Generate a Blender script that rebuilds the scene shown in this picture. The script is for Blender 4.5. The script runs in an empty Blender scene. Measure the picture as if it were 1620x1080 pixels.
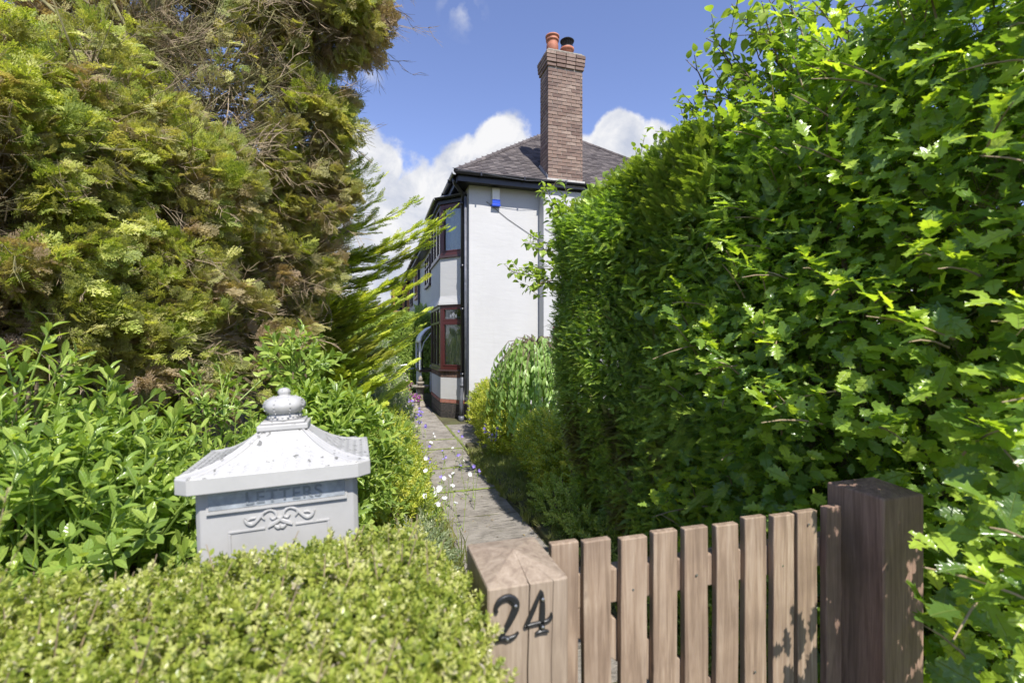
import bpy, math, random
import numpy as np
from mathutils import Vector, Matrix, Quaternion
random.seed(7)
RNG = np.random.default_rng(11)
scene = bpy.context.scene
COL = scene.collection
R = math.radians

# ------------------------------------------------------------------ camera, sky, sun, exposure
H = 1.6
YAW = R(16.6)
cam_d = bpy.data.cameras.new('camera')
cam = bpy.data.objects.new('camera', cam_d)
COL.objects.link(cam)
cam.location = (0, 0, H)
cam.rotation_euler = (R(90), 0, -YAW)
cam_d.sensor_width = 36
cam_d.lens = 36 * 740 / 1620
cam_d.shift_y = 3 / 1620
cam_d.clip_start = 0.02
cam_d.clip_end = 3000
cam_d.dof.use_dof = True
cam_d.dof.focus_distance = 5.0
cam_d.dof.aperture_fstop = 3.4
scene.camera = cam

SUN_EL, SUN_AZ = R(52), R(5)          # azimuth from -Y towards +X
world = bpy.data.worlds.new('World')
scene.world = world
world.use_nodes = True
scene.view_settings.view_transform = 'Standard'
scene.view_settings.look = 'None'
scene.view_settings.gamma = 1
scene.view_settings.use_curve_mapping = False
scene.view_settings.exposure = 1.0
sd = bpy.data.lights.new('sun', 'SUN')
sun = bpy.data.objects.new('sun', sd)
COL.objects.link(sun)
sd.energy = 3.6
sd.angle = R(0.53)
sd.color = (1.0, 0.96, 0.90)
sdir = Vector((math.sin(SUN_AZ) * math.cos(SUN_EL), -math.cos(SUN_AZ) * math.cos(SUN_EL), math.sin(SUN_EL)))
sun.rotation_euler = sdir.to_track_quat('Z', 'Y').to_euler()
sun.location = (3, -6, 12)


def pdir(px, py):
    u, v = (px - 810) / 740, (543 - py) / 740
    s, c = math.sin(YAW), math.cos(YAW)
    return Vector((s + c * u, c - s * u, v))


def pt(px, py, d):
    """the point in the place that lies d metres ahead in the direction (px, py)"""
    return Vector((0, 0, H)) + pdir(px, py) * d


def build_sky():
    nt = world.node_tree
    nt.nodes.clear()
    N, L = nt.nodes.new, nt.links.new

    def math_(op, a, b=None, clamp=False):
        n = N('ShaderNodeMath'); n.operation = op; n.use_clamp = clamp
        for i, v in enumerate((a, b)):
            if v is None: continue
            if isinstance(v, (int, float)): n.inputs[i].default_value = v
            else: L(v, n.inputs[i])
        return n.outputs[0]
    out = N('ShaderNodeOutputWorld'); bg = N('ShaderNodeBackground')
    sky = N('ShaderNodeTexSky'); sky.sky_type = 'NISHITA'; sky.sun_disc = False
    sky.sun_elevation = SUN_EL; sky.sun_rotation = math.pi - SUN_AZ
    sky.air_density = 1.0; sky.dust_density = 0.15; sky.ozone_density = 2.5
    tc = N('ShaderNodeTexCoord')
    D = tc.outputs['Generated']
    sep = N('ShaderNodeSeparateXYZ'); L(D, sep.inputs[0])
    # domain noise
    n1 = N('ShaderNodeTexNoise'); n1.inputs['Scale'].default_value = 7.0; n1.inputs['Detail'].default_value = 9; n1.inputs['Roughness'].default_value = 0.58
    L(D, n1.inputs['Vector'])
    n2 = N('ShaderNodeTexNoise'); n2.inputs['Scale'].default_value = 2.2; n2.inputs['Detail'].default_value = 4
    L(D, n2.inputs['Vector'])
    # heaps of cumulus standing in fixed directions
    heaps = [(575, 325, .13), (655, 345, .12), (600, 275, .06), (745, 285, .09), (800, 240, .075), (810, 310, .14), (860, 300, .12), (930, 270, .09),
             (970, 225, .06), (1010, 290, .10), (900, 370, .2), (700, 420, .20), (560, 430, .18), (640, 470, .2), (1090, 370, .18), (470, 400, .20), (1200, 350, .15)]
    f = None
    for (px, py, r) in heaps:
        d = pdir(px, py).normalized()
        vd = N('ShaderNodeVectorMath'); vd.operation = 'DISTANCE'; L(D, vd.inputs[0]); vd.inputs[1].default_value = d
        v = math_('SUBTRACT', 1.0, math_('DIVIDE', vd.outputs['Value'], r))
        f = v if f is None else math_('MAXIMUM', f, v)
    # low broken bank round the unseen horizon, raised to add white fill light
    el = math_('SUBTRACT', 0.75, math_('MULTIPLY', sep.outputs[2], 2.6))
    bank = math_('ADD', el, math_('MULTIPLY', math_('SUBTRACT', n2.outputs['Fac'], 0.62), 3.0))
    # where the view is clear of cloud the bank stops below the blue gap
    cd = N('ShaderNodeVectorMath'); cd.operation = 'DOT_PRODUCT'; L(D, cd.inputs[0]); cd.inputs[1].default_value = pdir(700, 543).normalized()
    away = math_('MULTIPLY', math_('SUBTRACT', 0.86, cd.outputs['Value']), 6.0, True)
    bank = math_('SUBTRACT', math_('MULTIPLY', math_('ADD', bank, 1.0), away), 1.0)
    f = math_('MAXIMUM', f, bank)
    f = math_('ADD', f, math_('MULTIPLY', math_('SUBTRACT', n1.outputs['Fac'], 0.5), 1.5))
    # two faint wisps high in the blue
    ws = None
    for (px, py, r) in [(735, 24, .045), (715, 14, .03), (590, 122, .02), (597, 128, .015), (545, 95, .03)]:
        d = pdir(px, py).normalized()
        vd = N('ShaderNodeVectorMath'); vd.operation = 'DISTANCE'; L(D, vd.inputs[0]); vd.inputs[1].default_value = d
        v = math_('SUBTRACT', 1.0, math_('DIVIDE', vd.outputs['Value'], r), True)
        ws = v if ws is None else math_('MAXIMUM', ws, v)
    mr = N('ShaderNodeMapRange'); mr.interpolation_type = 'SMOOTHSTEP'; L(f, mr.inputs[0]); mr.inputs[1].default_value = 0.03; mr.inputs[2].default_value = 0.22
    n3 = N('ShaderNodeTexNoise'); n3.inputs['Scale'].default_value = 26; n3.inputs['Detail'].default_value = 7; L(D, n3.inputs['Vector'])
    wfac = math_('MULTIPLY', math_('MULTIPLY', ws, math_('SUBTRACT', n3.outputs['Fac'], 0.45, True), True), 2.6, True)
    fac = math_('MAXIMUM', mr.outputs[0], wfac)
    # billowing grey-blue hollows in the white
    n4 = N('ShaderNodeTexNoise'); n4.inputs['Scale'].default_value = 11; n4.inputs['Detail'].default_value = 8; n4.inputs['Roughness'].default_value = 0.6; n4.inputs['Distortion'].default_value = 0.4
    mp = N('ShaderNodeMapping'); mp.inputs['Location'].default_value = (0.02, -0.02, -0.045); L(D, mp.inputs[0]); L(mp.outputs[0], n4.inputs['Vector'])
    cr = N('ShaderNodeValToRGB'); L(n4.outputs['Fac'], cr.inputs[0])
    cr.color_ramp.elements[0].position = 0.36; cr.color_ramp.elements[0].color = (1.95, 2.1, 2.5, 1)
    cr.color_ramp.elements[1].position = 0.60; cr.color_ramp.elements[1].color = (3.15, 3.15, 3.2, 1)
    tint = N('ShaderNodeMix'); tint.data_type = 'RGBA'; tint.blend_type = 'MULTIPLY'; tint.inputs[0].default_value = 1.0
    L(sky.outputs[0], tint.inputs[6]); tint.inputs[7].default_value = SKY_TINT
    mix = N('ShaderNodeMix'); mix.data_type = 'RGBA'
    L(fac, mix.inputs[0]); L(tint.outputs[2], mix.inputs[6]); L(cr.outputs[0], mix.inputs[7])
    L(mix.outputs[2], bg.inputs[0]); bg.inputs[1].default_value = 0.15
    L(bg.outputs[0], out.inputs[0])


SKY_TINT = (0.73, 0.64, 0.74, 1)
build_sky()

# ------------------------------------------------------------------ materials
MATS = {}


def new_mat(name):
    m = bpy.data.materials.new(name); m.use_nodes = True
    nt = m.node_tree
    return m, nt, nt.nodes['Principled BSDF'], nt.nodes['Material Output']


def ramp(nt, fac, stops, interp='LINEAR'):
    n = nt.nodes.new('ShaderNodeValToRGB'); n.color_ramp.interpolation = interp
    e = n.color_ramp.elements
    while len(e) < len(stops): e.new(0.5)
    for k, (p, c) in enumerate(stops):
        e[k].position = p; e[k].color = (*c, 1)
    nt.links.new(fac, n.inputs[0])
    return n.outputs[0]


def noise(nt, vec, scale, detail=4, rough=0.5, dist=0.0, stretch=None):
    if stretch is not None:
        mp = nt.nodes.new('ShaderNodeMapping'); mp.inputs['Scale'].default_value = stretch
        nt.links.new(vec, mp.inputs[0]); vec = mp.outputs[0]
    n = nt.nodes.new('ShaderNodeTexNoise')
    n.inputs['Scale'].default_value = scale; n.inputs['Detail'].default_value = detail
    n.inputs['Roughness'].default_value = rough; n.inputs['Distortion'].default_value = dist
    nt.links.new(vec, n.inputs['Vector'])
    return n.outputs['Fac']


def mixc(nt, fac, a, b, mode='MIX'):
    n = nt.nodes.new('ShaderNodeMix'); n.data_type = 'RGBA'; n.blend_type = mode
    for i, v in ((0, fac), (6, a), (7, b)):
        if isinstance(v, (int, float)): n.inputs[i].default_value = v
        elif isinstance(v, tuple): n.inputs[i].default_value = (*v, 1)
        else: nt.links.new(v, n.inputs[i])
    return n.outputs[2]


def mth(nt, op, a, b=None, clamp=False):
    n = nt.nodes.new('ShaderNodeMath'); n.operation = op; n.use_clamp = clamp
    for i, v in enumerate((a, b)):
        if v is None: continue
        if isinstance(v, (int, float)): n.inputs[i].default_value = v
        else: nt.links.new(v, n.inputs[i])
    return n.outputs[0]


def bump(nt, bsdf, h, strength=0.3, dist=0.01):
    b = nt.nodes.new('ShaderNodeBump'); b.inputs['Strength'].default_value = strength; b.inputs['Distance'].default_value = dist
    nt.links.new(h, b.inputs['Height']); nt.links.new(b.outputs[0], bsdf.inputs['Normal'])


def objcoord(nt, rnd=False):
    tc = nt.nodes.new('ShaderNodeTexCoord')
    if not rnd: return tc.outputs['Object']
    oi = nt.nodes.new('ShaderNodeObjectInfo')
    v = nt.nodes.new('ShaderNodeVectorMath'); v.operation = 'MULTIPLY_ADD'
    cx = nt.nodes.new('ShaderNodeCombineXYZ')
    for k in range(3): nt.links.new(oi.outputs['Random'], cx.inputs[k])
    nt.links.new(cx.outputs[0], v.inputs[0]); v.inputs[1].default_value = (37, 53, 71); nt.links.new(tc.outputs['Object'], v.inputs[2])
    return v.outputs[0]


def plain(name, col, rough=0.6, var=0.12, scale=8, metal=0.0, bmp=0.1, spec=0.5):
    m, nt, b, o = new_mat(name)
    c = objcoord(nt)
    f = noise(nt, c, scale, 5, 0.6)
    d = tuple(max(0, v * (1 - var * 2)) for v in col); l = tuple(min(1, v * (1 + var)) for v in col)
    nt.links.new(ramp(nt, f, [(0.3, d), (0.7, l)]), b.inputs['Base Color'])
    b.inputs['Roughness'].default_value = rough; b.inputs['Metallic'].default_value = metal
    b.inputs['Specular IOR Level'].default_value = spec
    if bmp: bump(nt, b, noise(nt, c, scale * 8, 4), bmp, 0.004)
    MATS[name] = m
    return m


def leaf_mat(name, stops, brown=(0.16, 0.11, 0.055), trans=0.45, rough=0.42, tcol=(1.5, 1.5, 0.6), spec=0.5, vein=False):
    """leaf: colour by individual, browned where the point attribute 'tint' says the foliage has died"""
    m, nt, b, o = new_mat(name)
    oi = nt.nodes.new('ShaderNodeObjectInfo')
    geo = nt.nodes.new('ShaderNodeNewGeometry')
    at = nt.nodes.new('ShaderNodeAttribute'); at.attribute_type = 'INSTANCER'; at.attribute_name = 'tint'
    rn = mth(nt, 'ADD', mth(nt, 'MULTIPLY', oi.outputs['Random'], 0.62), mth(nt, 'MULTIPLY', geo.outputs['Random Per Island'], 0.38))
    c = ramp(nt, rn, stops)
    c = mixc(nt, at.outputs['Fac'], c, brown)
    tc = nt.nodes.new('ShaderNodeTexCoord')
    if vein:
        sp = nt.nodes.new('ShaderNodeSeparateXYZ'); nt.links.new(tc.outputs['Object'], sp.inputs[0])
        ax = mth(nt, 'ABSOLUTE', sp.outputs[0])
        mid = mth(nt, 'SUBTRACT', 1.0, mth(nt, 'MULTIPLY', ax, 45.0), True)
        c = mixc(nt, mth(nt, 'MULTIPLY', mid, 0.6), c, (0.24, 0.30, 0.07))
        wv = mth(nt, 'SINE', mth(nt, 'MULTIPLY', mth(nt, 'SUBTRACT', sp.outputs[1], mth(nt, 'MULTIPLY', ax, 0.8)), 46.0))
        bump(nt, b, mth(nt, 'SUBTRACT', mth(nt, 'MULTIPLY', wv, 0.018), mid), 0.35, 0.03)
    nt.links.new(c, b.inputs['Base Color'])
    b.inputs['Roughness'].default_value = rough; b.inputs['Specular IOR Level'].default_value = spec
    t = nt.nodes.new('ShaderNodeBsdfTranslucent')
    nt.links.new(mixc(nt, 1.0, c, tcol, 'MULTIPLY'), t.inputs['Color'])
    mx = nt.nodes.new('ShaderNodeMixShader'); mx.inputs[0].default_value = trans
    nt.links.new(b.outputs[0], mx.inputs[1]); nt.links.new(t.outputs[0], mx.inputs[2]); nt.links.new(mx.outputs[0], o.inputs['Surface'])
    MATS[name] = m
    return m


leaf_mat('holly_leaf', [(0.0, (0.078, 0.146, 0.039)), (0.3, (0.168, 0.291, 0.050)), (0.62, (0.403, 0.560, 0.073)), (0.85, (0.650, 0.784, 0.112)), (1.0, (0.806, 0.850, 0.179))], trans=0.48, rough=0.26, tcol=(1.7, 1.6, 0.5), vein=True, spec=0.6)
leaf_mat('yew_leaf', [(0.0, (0.145, 0.212, 0.086)), (0.5, (0.268, 0.384, 0.096)), (0.8, (0.538, 0.692, 0.134)), (1.0, (0.845, 0.850, 0.212))], trans=0.3, rough=0.4, tcol=(1.6, 1.8, 0.5))
leaf_mat('laurel_leaf', [(0.0, (0.109, 0.182, 0.036)), (0.4, (0.254, 0.375, 0.067)), (0.8, (0.508, 0.605, 0.133)), (1.0, (0.750, 0.726, 0.266))], trans=0.4, rough=0.28, vein=True)
leaf_mat('box_leaf', [(0.0, (0.101, 0.143, 0.026)), (0.25, (0.248, 0.308, 0.046)), (0.55, (0.451, 0.488, 0.101)), (0.78, (0.626, 0.607, 0.276)), (0.88, (0.515, 0.432, 0.350)), (1.0, (0.699, 0.644, 0.570))], trans=0.38, rough=0.3, tcol=(1.3, 1.4, 0.6))
leaf_mat('cypress_leaf', [(0.0, (0.15, 0.20, 0.045)), (0.35, (0.30, 0.37, 0.07)), (0.7, (0.54, 0.57, 0.15)), (1.0, (0.80, 0.77, 0.36))], brown=(0.40, 0.30, 0.21), trans=0.45, rough=0.55)
leaf_mat('leyland_leaf', [(0.0, (0.224, 0.308, 0.056)), (0.5, (0.504, 0.588, 0.084)), (1.0, (0.850, 0.840, 0.182))], trans=0.42, rough=0.5)
leaf_mat('apple_leaf', [(0.0, (0.14, 0.21, 0.04)), (0.5, (0.30, 0.42, 0.07)), (1.0, (0.50, 0.58, 0.12))], trans=0.45, rough=0.35)
leaf_mat('weeping_leaf', [(0.0, (0.172, 0.284, 0.085)), (0.5, (0.343, 0.498, 0.146)), (1.0, (0.568, 0.738, 0.259))], trans=0.42, rough=0.35)
leaf_mat('golden_leaf', [(0.0, (0.186, 0.256, 0.034)), (0.5, (0.466, 0.512, 0.058)), (1.0, (0.768, 0.698, 0.163))], trans=0.4, rough=0.4, tcol=(1.2, 1.3, 0.6))
leaf_mat('low_green_leaf', [(0.0, (0.164, 0.253, 0.057)), (0.6, (0.366, 0.481, 0.113)), (1.0, (0.607, 0.658, 0.216))], trans=0.4, rough=0.45)
leaf_mat('grey_green_leaf', [(0.0, (0.144, 0.204, 0.096)), (0.6, (0.288, 0.348, 0.180)), (1.0, (0.600, 0.576, 0.396))], trans=0.35, rough=0.6, tcol=(1.1, 1.2, 0.8))
leaf_mat('grass_blade', [(0.0, (0.13, 0.17, 0.045)), (0.6, (0.27, 0.31, 0.09)), (1.0, (0.46, 0.43, 0.20))], trans=0.4, rough=0.5)
leaf_mat('white_petal', [(0.0, (0.75, 0.75, 0.78)), (1.0, (0.85, 0.85, 0.82))], trans=0.3, rough=0.6, tcol=(1, 1, 1))
leaf_mat('violet_petal', [(0.0, (0.20, 0.13, 0.55)), (1.0, (0.42, 0.34, 0.80))], trans=0.3, rough=0.6, tcol=(1, 1, 1))
leaf_mat('purple_petal', [(0.0, (0.22, 0.03, 0.25)), (1.0, (0.45, 0.10, 0.42))], trans=0.25, rough=0.6, tcol=(1, 1, 1))
leaf_mat('pink_petal', [(0.0, (0.55, 0.12, 0.28)), (1.0, (0.75, 0.32, 0.5))], trans=0.25, rough=0.6, tcol=(1, 1, 1))
leaf_mat('cream_petal', [(0.0, (0.55, 0.50, 0.38)), (1.0, (0.78, 0.72, 0.58))], trans=0.3, rough=0.6, tcol=(1, 1, 1))

plain('bark', (0.17, 0.125, 0.085), 0.85, 0.25, 14, bmp=0.6)
plain('pale_twig', (0.33, 0.25, 0.155), 0.8, 0.2, 14, bmp=0.3)
plain('mossy_branch', (0.22, 0.20, 0.085), 0.9, 0.25, 20, bmp=0.6)
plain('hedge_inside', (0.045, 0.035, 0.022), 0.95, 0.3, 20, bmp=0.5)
plain('black_gutter', (0.018, 0.018, 0.022), 0.3, 0.1, 5, bmp=0.02)
plain('black_paint', (0.014, 0.014, 0.016), 0.35, 0.1, 5, bmp=0.02)
plain('grey_pipe', (0.13, 0.135, 0.155), 0.5, 0.2, 12, bmp=0.1)
plain('maroon_upvc', (0.075, 0.018, 0.018), 0.3, 0.06, 5, bmp=0.0)
plain('dark_brown_frame', (0.055, 0.03, 0.025), 0.35, 0.1, 5, bmp=0.0)
plain('timber_frame', (0.36, 0.17, 0.07), 0.45, 0.15, 6, bmp=0.1)
plain('white_frame', (0.78, 0.78, 0.78), 0.4, 0.04, 5, bmp=0.0)
plain('curtain', (0.72, 0.68, 0.60), 0.9, 0.06, 10, bmp=0.05)
plain('room_dark', (0.05, 0.045, 0.04), 0.9, 0.1, 4, bmp=0.0)
plain('mortar', (0.30, 0.27, 0.23), 0.9, 0.15, 20)
plain('lead', (0.26, 0.27, 0.29), 0.5, 0.15, 9)
plain('cement', (0.50, 0.48, 0.44), 0.9, 0.15, 14, bmp=0.3)
plain('terracotta', (0.43, 0.16, 0.09), 0.7, 0.15, 10)
plain('cowl_metal', (0.02, 0.02, 0.02), 0.4, 0.1, 10)
plain('stone_pot', (0.46, 0.42, 0.34), 0.85, 0.2, 14, bmp=0.4)
plain('old_stone', (0.27, 0.24, 0.19), 0.9, 0.25, 20, bmp=0.5)
plain('alarm_white', (0.72, 0.70, 0.64), 0.4, 0.04, 5, bmp=0.0)
plain('alarm_blue', (0.02, 0.07, 0.50), 0.3, 0.05, 5, bmp=0.0)
plain('iron', (0.02, 0.021, 0.022), 0.35, 0.1, 30, bmp=0.2)
plain('steel_screw', (0.5, 0.5, 0.5), 0.35, 0.05, 30, metal=0.9)
plain('fence_wood', (0.14, 0.13, 0.12), 0.85, 0.2, 9, bmp=0.4)
plain('rail_metal', (0.45, 0.46, 0.47), 0.4, 0.1, 9, metal=0.5)
plain('moss', (0.19, 0.23, 0.05), 0.95, 0.3, 30, bmp=0.6)


def stucco():
    m, nt, b, o = new_mat('white_render')
    c = objcoord(nt)
    f = noise(nt, c, 1.4, 5, 0.6)
    d = noise(nt, c, 3, 4, 0.6, 0.2, (1.0, 1.0, 0.18))
    col = ramp(nt, f, [(0.3, (0.455, 0.45, 0.44)), (0.75, (0.505, 0.50, 0.49))])
    col = mixc(nt, mth(nt, 'MULTIPLY', ramp(nt, d, [(0.55, (0, 0, 0)), (0.85, (1, 1, 1))]), 0.16), col, (0.45, 0.44, 0.40))
    sp = nt.nodes.new('ShaderNodeSeparateXYZ'); nt.links.new(c, sp.inputs[0])
    low = mth(nt, 'SUBTRACT', 1.0, mth(nt, 'MULTIPLY', sp.outputs[2], 1.1), True)
    col = mixc(nt, mth(nt, 'MULTIPLY', mth(nt, 'MULTIPLY', low, noise(nt, c, 9, 5, 0.7)), 0.6), col, (0.30, 0.29, 0.23))
    col = mixc(nt, mth(nt, 'MULTIPLY', ramp(nt, noise(nt, c, 2.6, 6, 0.75, 0.4, (2.2, 2.2, 0.25)), [(0.56, (0, 0, 0)), (0.80, (1, 1, 1))]), 0.30), col, (0.38, 0.37, 0.33))
    nt.links.new(col, b.inputs['Base Color']); b.inputs['Roughness'].default_value = 0.75
    big = noise(nt, c, 5.5, 4, 0.6, 0.5, (0.55, 0.55, 2.2)); fine = noise(nt, c, 60, 3, 0.6)
    bump(nt, b, mth(nt, 'ADD', mth(nt, 'MULTIPLY', big, 0.8), mth(nt, 'MULTIPLY', fine, 0.10)), 0.25, 0.018)
    MATS['white_render'] = m


def brick_m(name, stops, rough=0.85):
    m, nt, b, o = new_mat(name)
    oi = nt.nodes.new('ShaderNodeObjectInfo'); geo = nt.nodes.new('ShaderNodeNewGeometry')
    rn = mth(nt, 'FRACT', mth(nt, 'ADD', oi.outputs['Random'], geo.outputs['Random Per Island']))
    col = ramp(nt, rn, stops)
    c = objcoord(nt, True)
    col = mixc(nt, mth(nt, 'MULTIPLY', ramp(nt, noise(nt, c, 22, 5, 0.65), [(0.45, (0, 0, 0)), (0.65, (1, 1, 1))]), 0.45), col, (0.11, 0.085, 0.075))
    nt.links.new(col, b.inputs['Base Color']); b.inputs['Roughness'].default_value = rough
    bump(nt, b, noise(nt, c, 60, 4, 0.6), 0.5, 0.006)
    MATS[name] = m


def wood_m(name, stops, dark, weather=0.35):
    m, nt, b, o = new_mat(name)
    c = objcoord(nt, True)
    g = noise(nt, c, 7, 5, 0.6, 0.9, (6.5, 6.5, 0.42))
    fine = noise(nt, c, 60, 4, 0.7, 0.1, (5, 5, 0.18))
    col = ramp(nt, g, stops)
    col = mixc(nt, mth(nt, 'MULTIPLY', ramp(nt, fine, [(0.45, (0, 0, 0)), (0.7, (1, 1, 1))]), 0.32), col, dark)
    st = noise(nt, c, 3.1, 4, 0.6)
    col = mixc(nt, mth(nt, 'MULTIPLY', ramp(nt, st, [(0.45, (0, 0, 0)), (0.7, (1, 1, 1))]), weather), col, dark)
    v = nt.nodes.new('ShaderNodeTexVoronoi'); v.inputs['Scale'].default_value = 6.5
    mp = nt.nodes.new('ShaderNodeMapping'); mp.inputs['Scale'].default_value = (1.5, 1.5, 0.7); nt.links.new(c, mp.inputs[0]); nt.links.new(mp.outputs[0], v.inputs['Vector'])
    kn = ramp(nt, v.outputs['Distance'], [(0.03, (1, 1, 1)), (0.085, (0, 0, 0))])
    col = mixc(nt, mth(nt, 'MULTIPLY', kn, 0.6), col, tuple(x * 0.5 for x in dark))
    nt.links.new(col, b.inputs['Base Color']); b.inputs['Roughness'].default_value = 0.72
    bump(nt, b, mth(nt, 'ADD', fine, mth(nt, 'MULTIPLY', g, 0.6)), 0.35, 0.004)
    MATS[name] = m


def flag_m():
    m, nt, b, o = new_mat('flagstone')
    c = objcoord(nt, False)
    oi = nt.nodes.new('ShaderNodeObjectInfo')
    base = ramp(nt, noise(nt, c, 4.5, 6, 0.65, 0.3), [(0.3, (0.17, 0.15, 0.125)), (0.5, (0.30, 0.27, 0.23)), (0.75, (0.42, 0.38, 0.33))])
    base = mixc(nt, mth(nt, 'MULTIPLY', oi.outputs['Random'], 0.22), base, (0.14, 0.125, 0.115))
    lay = noise(nt, c, 13, 5, 0.6, 0.8, (0.5, 2.4, 1))
    base = mixc(nt, mth(nt, 'MULTIPLY', ramp(nt, lay, [(0.56, (0, 0, 0)), (0.64, (1, 1, 1))]), 0.7), base, (0.085, 0.075, 0.06))
    ms = ramp(nt, noise(nt, c, 2.1, 6, 0.7), [(0.56, (0, 0, 0)), (0.72, (1, 1, 1))])
    base = mixc(nt, mth(nt, 'MULTIPLY', ms, 0.35), base, (0.15, 0.16, 0.06))
    lich = ramp(nt, noise(nt, c, 34, 3, 0.6), [(0.66, (0, 0, 0)), (0.72, (1, 1, 1))])
    base = mixc(nt, mth(nt, 'MULTIPLY', lich, 0.5), base, (0.40, 0.38, 0.33))
    nt.links.new(base, b.inputs['Base Color']); b.inputs['Roughness'].default_value = 0.9
    bump(nt, b, mth(nt, 'ADD', lay, noise(nt, c, 50, 5, 0.7)), 0.9, 0.02)
    MATS['flagstone'] = m


def soil_m():
    m, nt, b, o = new_mat('soil')
    c = objcoord(nt)
    nt.links.new(ramp(nt, noise(nt, c, 3, 8, 0.7), [(0.3, (0.045, 0.035, 0.02)), (0.5, (0.09, 0.085, 0.035)), (0.75, (0.12, 0.14, 0.045))]), b.inputs['Base Color'])
    b.inputs['Roughness'].default_value = 1
    bump(nt, b, noise(nt, c, 40, 6, 0.7), 0.8, 0.03)
    MATS['soil'] = m


def box_paint():
    m, nt, b, o = new_mat('letter_box_paint')
    c = objcoord(nt)
    base = ramp(nt, noise(nt, c, 9, 5, 0.6), [(0.3, (0.375, 0.37, 0.355)), (0.7, (0.44, 0.432, 0.415))])
    g = nt.nodes.new('ShaderNodeNewGeometry'); sp = nt.nodes.new('ShaderNodeSeparateXYZ'); nt.links.new(g.outputs['Normal'], sp.inputs[0])
    up = mth(nt, 'MULTIPLY', mth(nt, 'SUBTRACT', sp.outputs[2], 0.25), 2.5, True)
    v = nt.nodes.new('ShaderNodeTexVoronoi'); v.inputs['Scale'].default_value = 62
    vn = nt.nodes.new('ShaderNodeVectorMath'); vn.operation = 'ADD'; nt.links.new(c, vn.inputs[0])
    nn = nt.nodes.new('ShaderNodeTexNoise'); nn.inputs['Scale'].default_value = 40; nt.links.new(c, nn.inputs['Vector'])
    sc = nt.nodes.new('ShaderNodeVectorMath'); sc.operation = 'SCALE'; sc.inputs['Scale'].default_value = 0.03; nt.links.new(nn.outputs['Color'], sc.inputs[0])
    nt.links.new(sc.outputs[0], vn.inputs[1]); nt.links.new(vn.outputs[0], v.inputs['Vector'])
    sepc = nt.nodes.new('ShaderNodeSeparateXYZ'); nt.links.new(v.outputs['Color'], sepc.inputs[0])
    rad = mth(nt, 'MULTIPLY', mth(nt, 'SUBTRACT', sepc.outputs[0], 0.50), 0.95)
    spot = mth(nt, 'MULTIPLY', mth(nt, 'SUBTRACT', rad, v.outputs['Distance']), 14, True)
    base = mixc(nt, mth(nt, 'MULTIPLY', mth(nt, 'MULTIPLY', spot, up), 0.9), base, (0.10, 0.10, 0.09))
    grime = ramp(nt, noise(nt, c, 26, 6, 0.7), [(0.55, (0, 0, 0)), (0.75, (1, 1, 1))])
    base = mixc(nt, mth(nt, 'MULTIPLY', grime, 0.22), base, (0.35, 0.34, 0.30))
    nt.links.new(base, b.inputs['Base Color']); b.inputs['Roughness'].default_value = 0.45
    bump(nt, b, noise(nt, c, 120, 3), 0.08, 0.002)
    MATS['letter_box_paint'] = m


def glass_m():
    m, nt, b, o = new_mat('window_glass')
    tr = nt.nodes.new('ShaderNodeBsdfTransparent'); tr.inputs[0].default_value = (0.82, 0.86, 0.85, 1)
    gl = nt.nodes.new('ShaderNodeBsdfGlossy'); gl.inputs['Roughness'].default_value = 0.015
    fr = nt.nodes.new('ShaderNodeFresnel'); fr.inputs[0].default_value = 1.5
    f = mth(nt, 'ADD', mth(nt, 'MULTIPLY', fr.outputs[0], 1.0), 0.06, True)
    mx = nt.nodes.new('ShaderNodeMixShader'); nt.links.new(f, mx.inputs[0]); nt.links.new(tr.outputs[0], mx.inputs[1]); nt.links.new(gl.outputs[0], mx.inputs[2])
    nt.links.new(mx.outputs[0], o.inputs['Surface'])
    MATS['window_glass'] = m
    m, nt, b, o = new_mat('dark_glass')
    b.inputs['Base Color'].default_value = (0.012, 0.013, 0.014, 1); b.inputs['Roughness'].default_value = 0.03; b.inputs['IOR'].default_value = 1.9
    MATS['dark_glass'] = m


stucco(); flag_m(); soil_m(); box_paint(); glass_m()
brick_m('chimney_brick', [(0.0, (0.136, 0.084, 0.064)), (0.3, (0.224, 0.148, 0.112)), (0.6, (0.272, 0.192, 0.148)), (0.82, (0.176, 0.120, 0.096)), (1.0, (0.336, 0.248, 0.192))])
brick_m('brown_brick', [(0.0, (0.07, 0.045, 0.035)), (0.5, (0.13, 0.07, 0.05)), (1.0, (0.18, 0.11, 0.08))])
brick_m('red_brick', [(0.0, (0.26, 0.09, 0.06)), (1.0, (0.38, 0.17, 0.12))])
brick_m('plinth_brick', [(0.0, (0.020, 0.019, 0.018)), (1.0, (0.045, 0.040, 0.036))], 0.7)
brick_m('roof_tile', [(0.0, (0.054, 0.045, 0.045)), (0.5, (0.104, 0.090, 0.086)), (1.0, (0.189, 0.162, 0.149))])
wood_m('gate_wood', [(0.3, (0.17, 0.118, 0.078)), (0.5, (0.30, 0.215, 0.145)), (0.7, (0.42, 0.325, 0.235))], (0.12, 0.08, 0.055), 0.6)
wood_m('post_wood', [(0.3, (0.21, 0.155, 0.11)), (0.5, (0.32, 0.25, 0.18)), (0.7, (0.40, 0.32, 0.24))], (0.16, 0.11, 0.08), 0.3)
wood_m('shade_toned_wood', [(0.3, (0.17, 0.105, 0.075)), (0.5, (0.27, 0.17, 0.125)), (0.7, (0.37, 0.245, 0.18))], (0.07, 0.048, 0.034), 0.5)  # darker wood colour carries the holly's shade for right post and end picket

# ------------------------------------------------------------------ object helpers


def wloc(o):
    v = Vector((0, 0, 0))
    while o is not None:
        v = v + o.location; o = o.parent
    return v


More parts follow.
